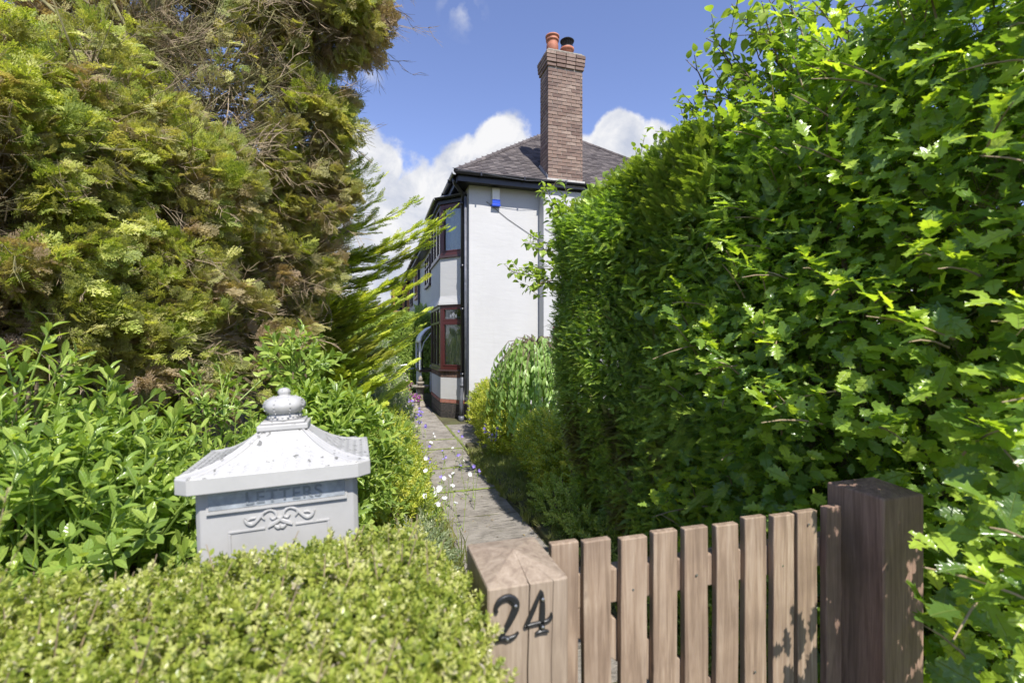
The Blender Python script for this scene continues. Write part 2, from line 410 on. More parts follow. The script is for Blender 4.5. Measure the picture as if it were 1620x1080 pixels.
def thing(name, label, cat, loc, group=None):
    o = bpy.data.objects.new(name, None); COL.objects.link(o)
    o.location = loc; o.empty_display_size = 0.1
    o['label'] = label; o['category'] = cat
    if group: o['group'] = group
    return o


def link(name, me, parent=None):
    """geometry given in world coordinates; the origin is brought back through its parents"""
    o = bpy.data.objects.new(name, me); COL.objects.link(o)
    if parent is not None:
        o.location = -wloc(parent); o.parent = parent
    return o


class MB:
    def __init__(s): s.v = []; s.f = []

    def add(s, vs, fs):
        n = len(s.v); s.v += [tuple(v) for v in vs]; s.f += [tuple(i + n for i in f) for f in fs]

    def box(s, a, b):
        x0, y0, z0 = a; x1, y1, z1 = b
        s.add([(x0, y0, z0), (x1, y0, z0), (x1, y1, z0), (x0, y1, z0), (x0, y0, z1), (x1, y0, z1), (x1, y1, z1), (x0, y1, z1)],
              [(0, 3, 2, 1), (4, 5, 6, 7), (0, 1, 5, 4), (1, 2, 6, 5), (2, 3, 7, 6), (3, 0, 4, 7)])

    def obox(s, o, u, w, h0, h1, t0, t1, u0=0.0):
        """box along horizontal unit dir u from u0 to w, heights h0..h1, thickness t0..t1 along the outward normal (u turned right)"""
        o = Vector(o); u = Vector((u[0], u[1], 0)).normalized(); n = Vector((u.y, -u.x, 0))
        P = []
        for z in (h0, h1):
            for (a, t) in ((u0, t1), (w, t1), (w, t0), (u0, t0)):
                p = o + u * a + n * t; P.append((p.x, p.y, z))
        s.add(P, [(0, 3, 2, 1), (4, 5, 6, 7), (0, 1, 5, 4), (1, 2, 6, 5), (2, 3, 7, 6), (3, 0, 4, 7)])

    def prism(s, poly, z0, z1):
        n = len(poly)
        s.add([(p[0], p[1], z0) for p in poly] + [(p[0], p[1], z1) for p in poly],
              [tuple(range(n))[::-1], tuple(range(n, 2 * n))] + [(i, (i + 1) % n, n + (i + 1) % n, n + i) for i in range(n)])

    def tube(s, pts, rad, n=6, cap=True):
        pts = [Vector(p) for p in pts]
        if isinstance(rad, (int, float)): rad = [rad] * len(pts)
        rings = []
        prev = None
        for i, p in enumerate(pts):
            d = (pts[min(i + 1, len(pts) - 1)] - pts[max(i - 1, 0)]).normalized()
            if prev is None:
                a = Vector((0, 0, 1)) if abs(d.z) < 0.9 else Vector((1, 0, 0))
                prev = d.cross(a).normalized()
            x = (prev - d * prev.dot(d)).normalized(); prev = x; y = d.cross(x)
            rings.append([p + (x * math.cos(k * 2 * math.pi / n) + y * math.sin(k * 2 * math.pi / n)) * rad[i] for k in range(n)])
        vs = [v for r in rings for v in r]; fs = []
        for i in range(len(pts) - 1):
            for k in range(n):
                fs.append((i * n + k, i * n + (k + 1) % n, (i + 1) * n + (k + 1) % n, (i + 1) * n + k))
        if cap: fs += [tuple(range(n))[::-1], tuple(range((len(pts) - 1) * n, len(pts) * n))]
        s.add(vs, fs)

    def lathe(s, c, prof, n=20, lobes=0, amp=0.0):
        cx, cy, cz = c; vs = []; fs = []
        for (r, z) in prof:
            for k in range(n):
                a = 2 * math.pi * k / n
                rr = r * (1 + amp * math.cos(lobes * a)) if lobes else r
                vs.append((cx + rr * math.cos(a), cy + rr * math.sin(a), cz + z))
        m = len(prof)
        for i in range(m - 1):
            for k in range(n):
                fs.append((i * n + k, i * n + (k + 1) % n, (i + 1) * n + (k + 1) % n, (i + 1) * n + k))
        fs += [tuple(range(n))[::-1], tuple(range((m - 1) * n, m * n))]
        s.add(vs, fs)

    def mesh(s, name, mat, smooth=False):
        me = bpy.data.meshes.new(name); me.from_pydata(s.v, [], s.f); me.validate()
        if mat: me.materials.append(MATS[mat])
        if smooth: me.polygons.foreach_set('use_smooth', [True] * len(me.polygons))
        me.update()
        return me

    def build(s, name, mat, parent=None, smooth=False, bevel=0.0):
        o = link(name, s.mesh(name, mat, smooth), parent)
        if bevel:
            b = o.modifiers.new('bevel', 'BEVEL'); b.width = bevel; b.segments = 2; b.limit_method = 'ANGLE'; b.angle_limit = R(40)
        return o


def struct(o): o['kind'] = 'structure'; return o


def quat_frames(y, z):
    """rotation quaternions (wxyz) that bring +Y on y and +Z near z; arrays (n,3)"""
    y = y / np.linalg.norm(y, axis=1, keepdims=True)
    x = np.cross(y, z); nx = np.linalg.norm(x, axis=1, keepdims=True)
    bad = nx[:, 0] < 1e-4
    if bad.any():
        x[bad] = np.cross(y[bad], np.array([1.0, 0.3, 0.2])); nx = np.linalg.norm(x, axis=1, keepdims=True)
    x = x / nx; z = np.cross(x, y)
    m = np.stack([x, y, z], axis=2)
    q = np.empty((len(y), 4))
    t = 1 + m[:, 0, 0] + m[:, 1, 1] + m[:, 2, 2]
    w = np.sqrt(np.maximum(t, 1e-12)) / 2
    ax = np.sqrt(np.maximum(1 + m[:, 0, 0] - m[:, 1, 1] - m[:, 2, 2], 0)) / 2
    ay = np.sqrt(np.maximum(1 - m[:, 0, 0] + m[:, 1, 1] - m[:, 2, 2], 0)) / 2
    az = np.sqrt(np.maximum(1 - m[:, 0, 0] - m[:, 1, 1] + m[:, 2, 2], 0)) / 2
    q[:, 0] = w
    q[:, 1] = np.copysign(ax, m[:, 2, 1] - m[:, 1, 2]); q[:, 2] = np.copysign(ay, m[:, 0, 2] - m[:, 2, 0]); q[:, 3] = np.copysign(az, m[:, 1, 0] - m[:, 0, 1])
    return q / np.linalg.norm(q, axis=1, keepdims=True)


TEMPLATE_OBS = {}


def tmpl_obj(me):
    if me.name not in TEMPLATE_OBS:
        TEMPLATE_OBS[me.name] = bpy.data.objects.new(me.name, me)
    return TEMPLATE_OBS[me.name]


def scatter(name, parent, P, Q, S, templates, tint=None, kind='stuff'):
    """one object: the templates set on the points P (world), turned by Q, scaled by S, picked at random"""
    n = len(P)
    me = bpy.data.meshes.new(name); me.vertices.add(n)
    me.vertices.foreach_set('co', np.asarray(P, dtype=np.float32).ravel())
    a = me.attributes.new('rot', 'QUATERNION', 'POINT'); a.data.foreach_set('value', np.asarray(Q, dtype=np.float32).ravel())
    a = me.attributes.new('scl', 'FLOAT', 'POINT'); a.data.foreach_set('value', np.asarray(S, dtype=np.float32))
    a = me.attributes.new('pick', 'INT', 'POINT'); a.data.foreach_set('value', RNG.integers(0, len(templates), n).astype(np.int32))
    a = me.attributes.new('tint', 'FLOAT', 'POINT'); a.data.foreach_set('value', np.zeros(n, np.float32) if tint is None else np.asarray(tint, dtype=np.float32))
    for m in templates[0].materials: me.materials.append(m)
    o = link(name, me, parent); o['kind'] = kind
    ng = bpy.data.node_groups.new(name + '_scatter', 'GeometryNodeTree')
    ng.interface.new_socket('Geometry', in_out='INPUT', socket_type='NodeSocketGeometry')
    ng.interface.new_socket('Geometry', in_out='OUTPUT', socket_type='NodeSocketGeometry')
    N, L = ng.nodes.new, ng.links.new
    gi, go, jn = N('NodeGroupInput'), N('NodeGroupOutput'), N('GeometryNodeJoinGeometry')

    def attr(nm, t):
        x = N('GeometryNodeInputNamedAttribute'); x.data_type = t; x.inputs[0].default_value = nm; return x.outputs[0]
    rot, scl, pick = attr('rot', 'QUATERNION'), attr('scl', 'FLOAT'), attr('pick', 'INT')
    for k, t in enumerate(templates):
        oi = N('GeometryNodeObjectInfo'); oi.inputs['Object'].default_value = tmpl_obj(t); oi.inputs['As Instance'].default_value = False
        cmp = N('FunctionNodeCompare'); cmp.data_type = 'INT'; cmp.operation = 'EQUAL'; L(pick, cmp.inputs[2]); cmp.inputs[3].default_value = k
        ip = N('GeometryNodeInstanceOnPoints')
        L(gi.outputs[0], ip.inputs['Points']); L(cmp.outputs[0], ip.inputs['Selection']); L(oi.outputs['Geometry'], ip.inputs['Instance'])
        L(rot, ip.inputs['Rotation']); L(scl, ip.inputs['Scale']); L(ip.outputs[0], jn.inputs[0])
    L(jn.outputs[0], go.inputs[0])
    md = o.modifiers.new('scatter', 'NODES'); md.node_group = ng
    return o


def apparent(P):
    """distance ahead of the viewpoint; inf where out of view"""
    s, c = math.sin(YAW), math.cos(YAW)
    d = P[:, 0] * s + P[:, 1] * c; l = P[:, 0] * c - P[:, 1] * s
    u = l / np.maximum(d, 1e-3); v = (P[:, 2] - H) / np.maximum(d, 1e-3)
    ok = (d > 0.2) & (abs(u) < 1.09) & (v < 0.73) & (v > -0.72)
    return np.where(ok, d, np.inf)


def leafy(parent, P, Q, S, templates, n_parts, part='leaf', rest='foliage', tint=None, key=None):
    """the largest seen leaves as parts of their own, the others joined as one part"""
    P = np.asarray(P); S = np.asarray(S)
    if n_parts:
        k = apparent(P) / S if key is None else key
        order = np.argsort(k)[:n_parts]
        order = order[np.isfinite(k[order])]
        base = wloc(parent)
        for i in order:
            t = templates[int(RNG.integers(0, len(templates)))]
            o = bpy.data.objects.new(part, t); COL.objects.link(o); o.parent = parent
            o.location = Vector(P[i]) - base; o.rotation_mode = 'QUATERNION'; o.rotation_quaternion = Q[i]; s = float(S[i]); o.scale = (s, s, s)
        keep = np.ones(len(P), bool); keep[order] = False
        P, Q, S = P[keep], Q[keep], S[keep]
        if tint is not None: tint = tint[keep]
    return scatter(rest, parent, P, Q, S, templates, tint)


def unit(a): return a / np.maximum(np.linalg.norm(a, axis=1, keepdims=True), 1e-9)


def rnd_dirs(n): return unit(RNG.normal(size=(n, 3)))


# ------------------------------------------------------------------ leaf and spray templates
def tmesh(name, v, f, mat, smooth=True):
    me = bpy.data.meshes.new(name); me.from_pydata([tuple(x) for x in v], [], [tuple(x) for x in f])
    me.materials.append(MATS[mat]); me.polygons.foreach_set('use_smooth', [smooth] * len(me.polygons)); me.update()
    return me


def leaf_geo(L=1.0, W=0.45, n=5, fold=0.12, bend=0.15, tip=1.0, stalk=0.08, spine=0.0, wave=0.0, widest=0.45):
    """blade from (0,stalk) to (0,L): midrib row and two edges; spine > 0 gives holly points"""
    v = [(0, 0, 0)]; f = []
    rows = []
    m = n * 3 - 1 if spine else n
    for i in range(m + 1):
        t = i / m; y = stalk + (L - stalk) * t
        sh = math.sin(math.pi * t ** (math.log(0.5) / math.log(widest))) ** 0.75 if 0 < t < 1 else 0.0
        w = W / 2 * sh
        z = -bend * t * t * L
        if 0 < i < m:
            w2, zz, yy = w, z + fold * w, y
            if spine:
                if i % 3 == 1: w2 = w * (1 + spine * .62) + .02 * L; zz += wave * L * (1 if i % 6 == 1 else -0.7); yy += 0.035 * L
                else: w2 = w * (1 - spine * 0.42)
            rows.append((len(v), len(v) + 1, len(v) + 2)); v += [(-w2, yy, zz), (0, y, z), (w2, yy, zz)]
        else:
            rows.append((len(v),)); v += [(0, y, z)]
    for a, b in zip(rows[:-1], rows[1:]):
        if len(a) == 1: f += [(a[0], b[1], b[0]), (a[0], b[2], b[1])]
        elif len(b) == 1: f += [(a[0], a[1], b[0]), (a[1], a[2], b[0])]
        else: f += [(a[0], a[1], b[1], b[0]), (a[1], a[2], b[2], b[1])]
    k = len(v); v += [(-0.012 * L, 0, 0), (0.012 * L, 0, 0), (0, stalk * 1.3, 0.0)]; f.append((k, k + 1, k + 2))
    return np.array(v), f


def xf(v, y, z, s, p):
    q = quat_frames(np.array([y], float), np.array([z], float))[0]
    m = np.array(Quaternion(q).to_matrix())
    return (v * s) @ m.T + np.array(p)


def sprig(name, mat, length, nl, leaf, size, ang=55, ranks='spiral', droop=0.0, stem=0.0, tipn=True, seed=0):
    """a stem along +Y carrying nl leaves"""
    rs = random.Random(seed)
    V, F = [], []
    n = 0
    lv, lf = leaf
    for i in range(nl):
        t = (i + 0.6) / nl if ranks != 'rosette' else 0.45 + 0.55 * i / nl
        if ranks == 'spiral': a = i * 2.4 + rs.uniform(-.3, .3)
        elif ranks == 'rosette': a = i * 2.4 + rs.uniform(-.2, .2)
        elif ranks == 'two': a = (0 if i % 2 else math.pi) + rs.uniform(-.35, .35)
        else: a = (i // 2) * math.pi / 2 + (i % 2) * math.pi + rs.uniform(-.2, .2)
        an = R(ang + rs.uniform(-12, 12)) * (1 - 0.55 * t if tipn else 1)
        out = np.array([math.cos(a), 0, math.sin(a)])
        d = out * math.sin(an) + np.array([0, math.cos(an), 0]) - np.array([0, 0, droop])
        nz = np.array([0, 1.0, 0]) - out * 0.3
        sc = size * rs.uniform(0.75, 1.1) * (0.75 if t > 0.85 else 1)
        v = xf(lv, d, nz, sc, (0, t * length, -droop * t * t * length * 0.4))
        V.append(v); F += [tuple(j + n for j in f) for f in lf]; n += len(v)
    if stem:
        v = np.array([(-stem, 0, 0), (stem, 0, 0), (0, length, 0), (0, 0, stem * 1.6)]); V.append(v); F += [(n, n + 1, n + 2), (n, n + 3, n + 2), (n + 1, n + 2, n + 3)]
    me = tmesh(name, np.vstack(V), F, mat)
    return me


def fan_spray(name, mat, n=8, ang=42, seed=0, w=0.05, elong=0.6, minis=3, curl=0.25):
    """flat fern-like conifer spray, 1 unit long along +Y in XY, made of overlapping scaly branchlets"""
    rs = random.Random(seed); V, F = [], []

    def dia(p, d, l, ww):
        k = len(V); nx, ny = -d[1], d[0]
        z0 = p[2]; z1 = p[2] + d[2] * l
        V.extend([(p[0], p[1], z0), (p[0] + d[0] * l * .5 + nx * ww, p[1] + d[1] * l * .5 + ny * ww, (z0 + z1) / 2 + ww * .5),
                  (p[0] + d[0] * l, p[1] + d[1] * l, z1), (p[0] + d[0] * l * .5 - nx * ww, p[1] + d[1] * l * .5 - ny * ww, (z0 + z1) / 2)])
        F.append((k, k + 1, k + 2, k + 3))

    def zc(y): return -curl * y * y
    for i in range(5): dia((0, i * .2, zc(i * .2)), (0, 1, -.1), .25, w * .5)
    for i in range(n):
        t = (i + .7) / n
        for sgn in (-1, 1):
            l = elong * (1 - t) ** .7 * rs.uniform(.75, 1.1) + .1
            a = R(ang + rs.uniform(-8, 8)); d = (sgn * math.sin(a), math.cos(a), rs.uniform(-.25, .2))
            p = (0, t * .92 + rs.uniform(-.02, .02), zc(t))
            dia(p, d, l, w * .6)
            for j in range(minis):
                q = (j + .8) / (minis + .3)
                pp = (p[0] + d[0] * l * q, p[1] + d[1] * l * q, p[2] + d[2] * l * q)
                for s2 in (-1, 1):
                    a2 = R(36 + rs.uniform(-8, 8)) * s2
                    d2 = (d[0] * math.cos(a2) - d[1] * math.sin(a2), d[0] * math.sin(a2) + d[1] * math.cos(a2), rs.uniform(-.3, .3))
                    dia(pp, d2, l * .42 * (1.15 - q * .6), w * .62)
    return tmesh(name, V, F, mat, False)


def needle_spray(name, mat, n=22, seed=0, nl=0.3):
    rs = random.Random(seed); V, F = [], []
    for i in range(n):
        t = (i + 1) / n
        for s in (-1, 1):
            l = nl * (1 - .45 * t) * rs.uniform(.8, 1.1); a = R(62 - 25 * t); w = .022
            p = np.array([0, t, -.12 * t * t]); d = np.array([s * math.sin(a), math.cos(a), rs.uniform(-.1, .25)])
            nn = np.array([-d[1], d[0], 0]) * w
            k = len(V); V += [tuple(p - nn * .6), tuple(p + d * l * .6 - nn), tuple(p + d * l), tuple(p + d * l * .6 + nn), tuple(p + nn * .6)]
            F.append((k, k + 1, k + 2, k + 3, k + 4))
    k = len(V); V += [(-.014, 0, 0), (.014, 0, 0), (0, 1, -.12)]; F.append((k, k + 1, k + 2))
    return tmesh(name, V, F, mat, False)


def twig_mesh(name, mat, seed=0, n=9, r=0.008):
    rs = random.Random(seed); mb = MB()
    main = [Vector((0, 0, 0))]
    for i in range(5): main.append(main[-1] + Vector((rs.uniform(-.07, .07), .2, rs.uniform(-.06, .06))))
    mb.tube(main, [r * (1 - i / 7) for i in range(6)], 3, False)
    for i in range(n):
        t = rs.uniform(.12, .95); k = int(t * 5); p = main[k].lerp(main[min(k + 1, 5)], t * 5 - k)
        d = Vector((rs.choice((-1, 1)) * rs.uniform(.4, 1), rs.uniform(.3, 1), rs.uniform(-.6, .6))).normalized(); l = rs.uniform(.2, .5) * (1.1 - t * .5)
        q = p + d * l * .5 + Vector((0, rs.uniform(-.03, .05), rs.uniform(-.04, .04))); e = q + d * l * .5 + Vector((0, .05, rs.uniform(-.05, .05)))
        mb.tube([p, q, e], [r * .55, r * .42, r * .2], 3, False)
        d2 = (d + Vector((0, .9, rs.uniform(-.4, .4)))).normalized()
        mb.tube([q, q + d2 * l * .45], [r * .35, r * .15], 3, False)
    return mb.mesh(name, mat)


HOLLY = [tmesh('holly_leaf', *leaf_geo(1, W, 5, f, b, stalk=.07, spine=sp, wave=wv, widest=.5), 'holly_leaf')
         for (W, f, b, sp, wv) in ((.50, .25, .12, .46, .045), (.46, .35, .28, .50, .06), (.55, .15, .05, .38, .04), (.48, .45, .18, .46, .065), (.54, .2, .3, .28, .03))]
LAUREL = [tmesh('long_leaf', *leaf_geo(1, W, 5, f, b, stalk=.1, widest=.58), 'laurel_leaf') for (W, f, b) in ((.34, .35, .15), (.30, .5, .35), (.38, .2, .08), (.33, .3, -.15))]
YEW = [needle_spray('yew_twig', 'yew_leaf', 20, s, .30) for s in (1, 2, 3)]
CYP = [fan_spray('cypress_spray', 'cypress_leaf', 7, 44, s, .055, .55, 3, .3) for s in (4, 5, 6, 7)]
LEY = [fan_spray('conifer_spray', 'leyland_leaf', 7, 30, s, .050, .42, 2, -.06) for s in (8, 9, 10)]
BOX_LEAF = leaf_geo(1, .62, 3, .25, .1, stalk=.05)
BOX = [sprig('box_sprig', 'box_leaf', .05, 12, BOX_LEAF, .0155, 62, 'pairs', seed=s, stem=.0008) for s in (1, 2, 3, 4)]
APPLE_LEAF = leaf_geo(1, .62, 4, .3, .3, stalk=.18, widest=.42)
APPLE = [tmesh('round_leaf', *leaf_geo(1, W, 4, f, b, stalk=.2, widest=.45), 'apple_leaf') for (W, f, b) in ((.62, .3, .3), (.56, .45, .15), (.66, .2, .5))]
WEEP = [tmesh('drooping_leaf', *leaf_geo(1, W, 5, f, b, stalk=.1, widest=.42), 'weeping_leaf') for (W, f, b) in ((.36, .3, .2), (.42, .2, .35), (.33, .5, .1))]
SMALL = leaf_geo(1, .5, 3, .2, .15, stalk=.08)
GOLD = [sprig('golden_sprig', 'golden_leaf', .10, 13, SMALL, .038, 60, 'pairs', seed=s, stem=.0015) for s in (1, 2, 3)]
LOWG = [sprig('green_sprig', 'low_green_leaf', .12, 12, SMALL, .04, 58, 'spiral', seed=s, stem=.0015) for s in (4, 5, 6)]
GREY = [sprig('grey_sprig', 'grey_green_leaf', .12, 14, leaf_geo(1, .28, 3, .2, .15, stalk=.05), .045, 50, 'spiral', seed=s, stem=.0015) for s in (7, 8, 9)]
TWIG = [twig_mesh('bare_twig', 'pale_twig', s) for s in (1, 2, 3)]
DTWIG = [twig_mesh('dark_twig', 'mossy_branch', s, 7, .011) for s in (4, 5)]


def flower_mesh(name, mat, petals=6, w=.5, cup=.4, centre=True):
    lv, lf = leaf_geo(1, w, 3, .15, -.25, stalk=.02, widest=.6); V, F, n = [], [], 0
    for i in range(petals):
        a = 2 * math.pi * i / petals; out = np.array([math.cos(a), math.sin(a), 0])
        v = xf(lv, out * math.cos(cup) + np.array([0, 0, math.sin(cup)]), np.array([0, 0, 1.0]) - out * .4, .5, (0, 0, 0)); V.append(v); F += [tuple(j + n for j in f) for f in lf]; n += len(v)
    # flower faces +Y in template space
    V = np.vstack(V)[:, [0, 2, 1]]
    return tmesh(name, V, F, mat)


FL_WHITE = flower_mesh('white_bell', 'white_petal', 6, .75, .35)
FL_VIOLET = flower_mesh('violet_bell', 'violet_petal', 5, .6, .45)
FL_PURPLE = flower_mesh('purple_bloom', 'purple_petal', 6, .7, .25)
FL_PINK = flower_mesh('pink_bloom', 'pink_petal', 6, .7, .3)
FL_CREAM = flower_mesh('cream_bloom', 'cream_petal', 5, .7, .4)
FL_RED = flower_mesh('red_bloom', 'pink_petal', 8, .8, .8)

#@@GROUND
# ------------------------------------------------------------------ ground and path
mb = MB()
gx = [-400, -60, -12, -6, -3, -1.5, -.8, -.2, .2, .5, .9, 1.3, 1.7, 2.2, 3, 5, 9, 20, 60, 400]
gy = [-60, -8, -3, -1, 0, 1, 2, 3, 4, 5, 6, 7, 8, 9, 10, 12, 14, 17, 20, 26, 40, 80, 300, 1200]
vs = [(x, y, -0.03 + (0.0 if abs(x) > 20 or y > 60 or (.3 < x < 2.0) else RNG.uniform(-.01, .01))) for y in gy for x in gx]
nx = len(gx)
mb.add(vs, [(j * nx + i, j * nx + i + 1, (j + 1) * nx + i + 1, (j + 1) * nx + i) for j in range(len(gy) - 1) for i in range(nx - 1)])
struct(mb.build('ground', 'soil', None, True))

path = bpy.data.objects.new('path', MB().mesh('path', 'soil')); COL.objects.link(path); struct(path)
mb = MB(); mb.box((.5, .9, -.028), (2.0, 14.2, -.006)); bed = mb.build('path_bed', 'soil', path)


def slab(x0, x1, y0, y1, z=0.0, seed=0):
    rs = random.Random(seed); m = MB(); n = 5
    poly = []
    for (ax, ay, bx, by) in ((x0, y0, x1, y0), (x1, y0, x1, y1), (x1, y1, x0, y1), (x0, y1, x0, y0)):
        for k in range(n):
            t = k / n; j = .008 if k else .004
            poly.append((ax + (bx - ax) * t + rs.uniform(-j, j), ay + (by - ay) * t + rs.uniform(-j, j)))
    cxm, cym = (x0 + x1) / 2, (y0 + y1) / 2
    N = len(poly); tilt = (rs.uniform(-.006, .006), rs.uniform(-.006, .006)); vs = []
    for (k, zz) in ((1, -.03), (1, z - .006), (.975, z + .002)):
        for p in poly: vs.append((cxm + (p[0] - cxm) * k, cym + (p[1] - cym) * k, zz + (0 if zz < -.02 else (p[0] - cxm) * tilt[0] + (p[1] - cym) * tilt[1])))
    vs.append((cxm, cym, z + .003)); fs = []
    for r in range(2):
        for i in range(N): fs.append((r * N + i, r * N + (i + 1) % N, (r + 1) * N + (i + 1) % N, (r + 1) * N + i))
    for i in range(N): fs.append((2 * N + i, 2 * N + (i + 1) % N, 3 * N))
    m.add(vs, fs); return m.build('slab', 'flagstone', path)


ys = [1.2, 1.98, 2.72, 3.42, 4.26, 5.02, 5.98, 7.08, 7.78, 8.62, 9.42, 10.2, 11.0, 11.9, 12.7, 13.6]
for i in range(len(ys) - 1):
    x0 = .62 if ys[i] < 5 else .58 - (.0 if ys[i] < 9 else .03 * (ys[i] - 9) * 0)
    x1 = 1.32 if ys[i] < 6 else 1.345
    if ys[i] > 9.5: x1 = 1.36
    g = .016 if ys[i] < 5.5 else .026
    slab(x0 + .0, x1, ys[i] + g / 2, ys[i + 1] - g / 2, RNG.uniform(-.004, .005), i)
ys2 = [6.75, 7.55, 8.35, 9.2]
for i in range(3): slab(1.385, 1.95 if i else 1.85, ys2[i] + .012, ys2[i + 1] - .012, RNG.uniform(-.004, .004), 40 + i)
# moss in the joints
mb = MB()


def moss_strip(x0, y0, x1, y1, w):
    d = Vector((x1 - x0, y1 - y0, 0)); L_ = d.length; d.normalize(); n = Vector((-d.y, d.x, 0)); k = max(3, int(L_ / .05)); P = []
    for i in range(k + 1):
        c = Vector((x0, y0, 0)) + d * L_ * i / k; ww = w * random.uniform(.3, 1.3)
        P += [c + n * ww + Vector((0, 0, .002)), c + Vector((0, 0, .010)), c - n * ww + Vector((0, 0, .002))]
    mb.add(P, [(3 * i + j, 3 * i + j + 1, 3 * i + j + 4, 3 * i + j + 3) for i in range(k) for j in (0, 1)])


moss_strip(1.365, 6.8, 1.365, 9.1, .03)
for y in (5.98, 7.08, 7.78, 5.02): moss_strip(.6, y, 1.33, y + .01, .018)
ms = mb.build('joint_moss', 'moss', path); ms['kind'] = 'stuff'
# low earth kerb on the right of the path
mb = MB()
prev = None
for i in range(14):
    y = 1.3 + i * .42
    w = .02 * math.sin(i * 2.1)
    mb.box((1.36 + w, y, -.03), (1.52 + w, y + .40, .05 + .012 * math.sin(i * 5)))
struct(mb.build('path_edging', 'soil', None, False, .012))

# ------------------------------------------------------------------ the white house
XW, YS = 1.888, 9.4           # corner of the front (garden) wall and the gable-side wall
Z_EAVE = 4.83
house = thing('white_house', 'white rendered two-storey house with a tall brick chimney and dark tiled hipped roof', 'house', (XW, YS, 0))
B = [(XW, 9.74), (1.42, 10.21), (1.42, 11.87), (XW, 12.34)]
mb = MB()
mb.box((XW, YS, -.1), (7.9, YS + .25, Z_EAVE))                      # side wall
mb.box((XW, YS + .25, -.1), (XW + .25, 9.74, Z_EAVE))               # front wall up to the bay
mb.box((XW, 12.34, -.1), (XW + .25, 19.38, Z_EAVE))
mb.box((XW + .001, 9.74, 4.62), (XW + .25, 12.34, Z_EAVE)); mb.box((XW + .001, 9.74, 2.43), (XW + .25, 12.34, 3.45)); mb.box((XW + .001, 9.74, -.1), (XW + .25, 12.34, .9))
mb.box((7.65, YS + .25, -.1), (7.9, 19.38, Z_EAVE)); mb.box((XW + .25, 19.13, -.1), (7.65, 19.38, Z_EAVE))
wall = mb.build('wall', 'white_render', house)
mb = MB(); mb.box((XW + .26, YS + .26, 2.44), (7.64, 19.1, 2.62)); mb.box((XW + .26, YS + .26, 0), (7.64, 19.1, .12)); mb.box((4.6, YS + .26, .12), (4.7, 19.1, 4.8)); mb.build('inner_floor', 'room_dark', house)
mb = MB(); mb.box((3.40, 9.11, -.1), (4.60, YS - .002, 4.80)); cb = mb.build('chimney_breast', 'white_render', house, bevel=.008)
mb = MB(); mb.box((XW + .05, YS - .03, -.1), (3.395, YS - .003, .32)); mb.box((XW - .02, YS + .02, -.1), (XW - .003, 9.70, .32)); mb.build('plinth', 'plinth_brick', house)

# roof: hipped end, tiles laid in courses
TP = .795; EX, EY, EZ = 1.59, 9.10, 4.97; HX = 3.31
roofm = MB()
AX, AY, AZ = EX + HX, EY + HX, EZ + HX * TP
xr = EX + 2 * HX
roofm.add([(EX, EY, EZ), (xr, EY, EZ), (AX, AY, AZ), (EX, 26, EZ), (AX, 26, AZ), (xr, 26, EZ)], [(0, 1, 2), (0, 2, 4, 3), (1, 5, 4, 2)])
roof = roofm.build('roof', 'roof_tile', house)
sl = math.atan(TP); GA = .098
tile = MB(); w_, l_, t_ = .162, .20, .024
tile.add([(0, 0, t_), (w_, 0, t_), (w_, l_, .002), (0, l_, .002), (0, 0, .004), (w_, 0, .004), (w_ / 2, 0, t_ * 1.12), (w_ / 2, l_, .004)], [(0, 6, 7, 3), (6, 1, 2, 7), (4, 5, 1, 6, 0), (5, 2, 1), (4, 0, 3)])
tile_me = tile.mesh('tile', 'roof_tile')
recs = []
rows = int(HX / math.cos(sl) / GA)
for r in range(rows + 1):
    s_ = r * GA; y = EY - .03 + s_ * math.cos(sl); z = EZ + .012 + (y - EY) * TP
    inset = max(0, y - EY)
    x = EX + inset - .05 + (w_ / 2 if r % 2 else 0)
    while x < xr - inset - .02:
        if not (3.46 < x < 4.30 and y < 9.62): recs.append((x, y, z, r))
        x += w_ + .004
tq = Matrix.Rotation(sl, 4, 'X')
near = sorted(recs, key=lambda a: (a[3] * .12 + (0 if a[0] < 3.5 else 1.0 + max(0, a[0] - 5.2) * 2)))
base = wloc(roof)
for (x, y, z, r) in near[:300]:
    o = bpy.data.objects.new('tile', tile_me); COL.objects.link(o); o.parent = roof
    o.location = Vector((x, y, z)) - base; o.rotation_euler = (sl + random.uniform(-.02, .02), random.uniform(-.015, .015), random.uniform(-.015, .015))
mb = MB(); tv = [Vector(v.co) for v in tile_me.vertices]; tf = [tuple(p.vertices) for p in tile_me.polygons]
for (x, y, z, r) in near[300:]:
    mm = Matrix.Translation((x, y, z)) @ Matrix.Rotation(sl + random.uniform(-.012, .012), 4, 'X') @ Matrix.Rotation(random.uniform(-.01, .01), 4, 'Z')
    mb.add([mm @ v for v in tv], tf)
o = mb.build('upper_tiles', 'roof_tile', roof); o['kind'] = 'stuff'
# bonnet tiles on the two near hips
for (sx, x0) in ((1, EX), (-1, xr)):
    k = 0
    bm_ = MB(); bm_.tube([(0, 0, 0), (sx * .17, .17, .17 * TP + .004)], [.055, .045], 8); bme = bm_.mesh('hip_tile', 'roof_tile')
    while k * .125 < HX - .1:
        d = k * .125; o = bpy.data.objects.new('hip_tile', bme); COL.objects.link(o); o.parent = roof
        o.location = Vector((x0 + sx * (d - .03), EY + d - .03, EZ + d * TP + .0)) - base; k += 1
mb = MB(); mb.tube([(AX, AY, AZ + .02), (AX, 26, AZ + .02)], .09, 8); mb.build('ridge', 'roof_tile', roof)

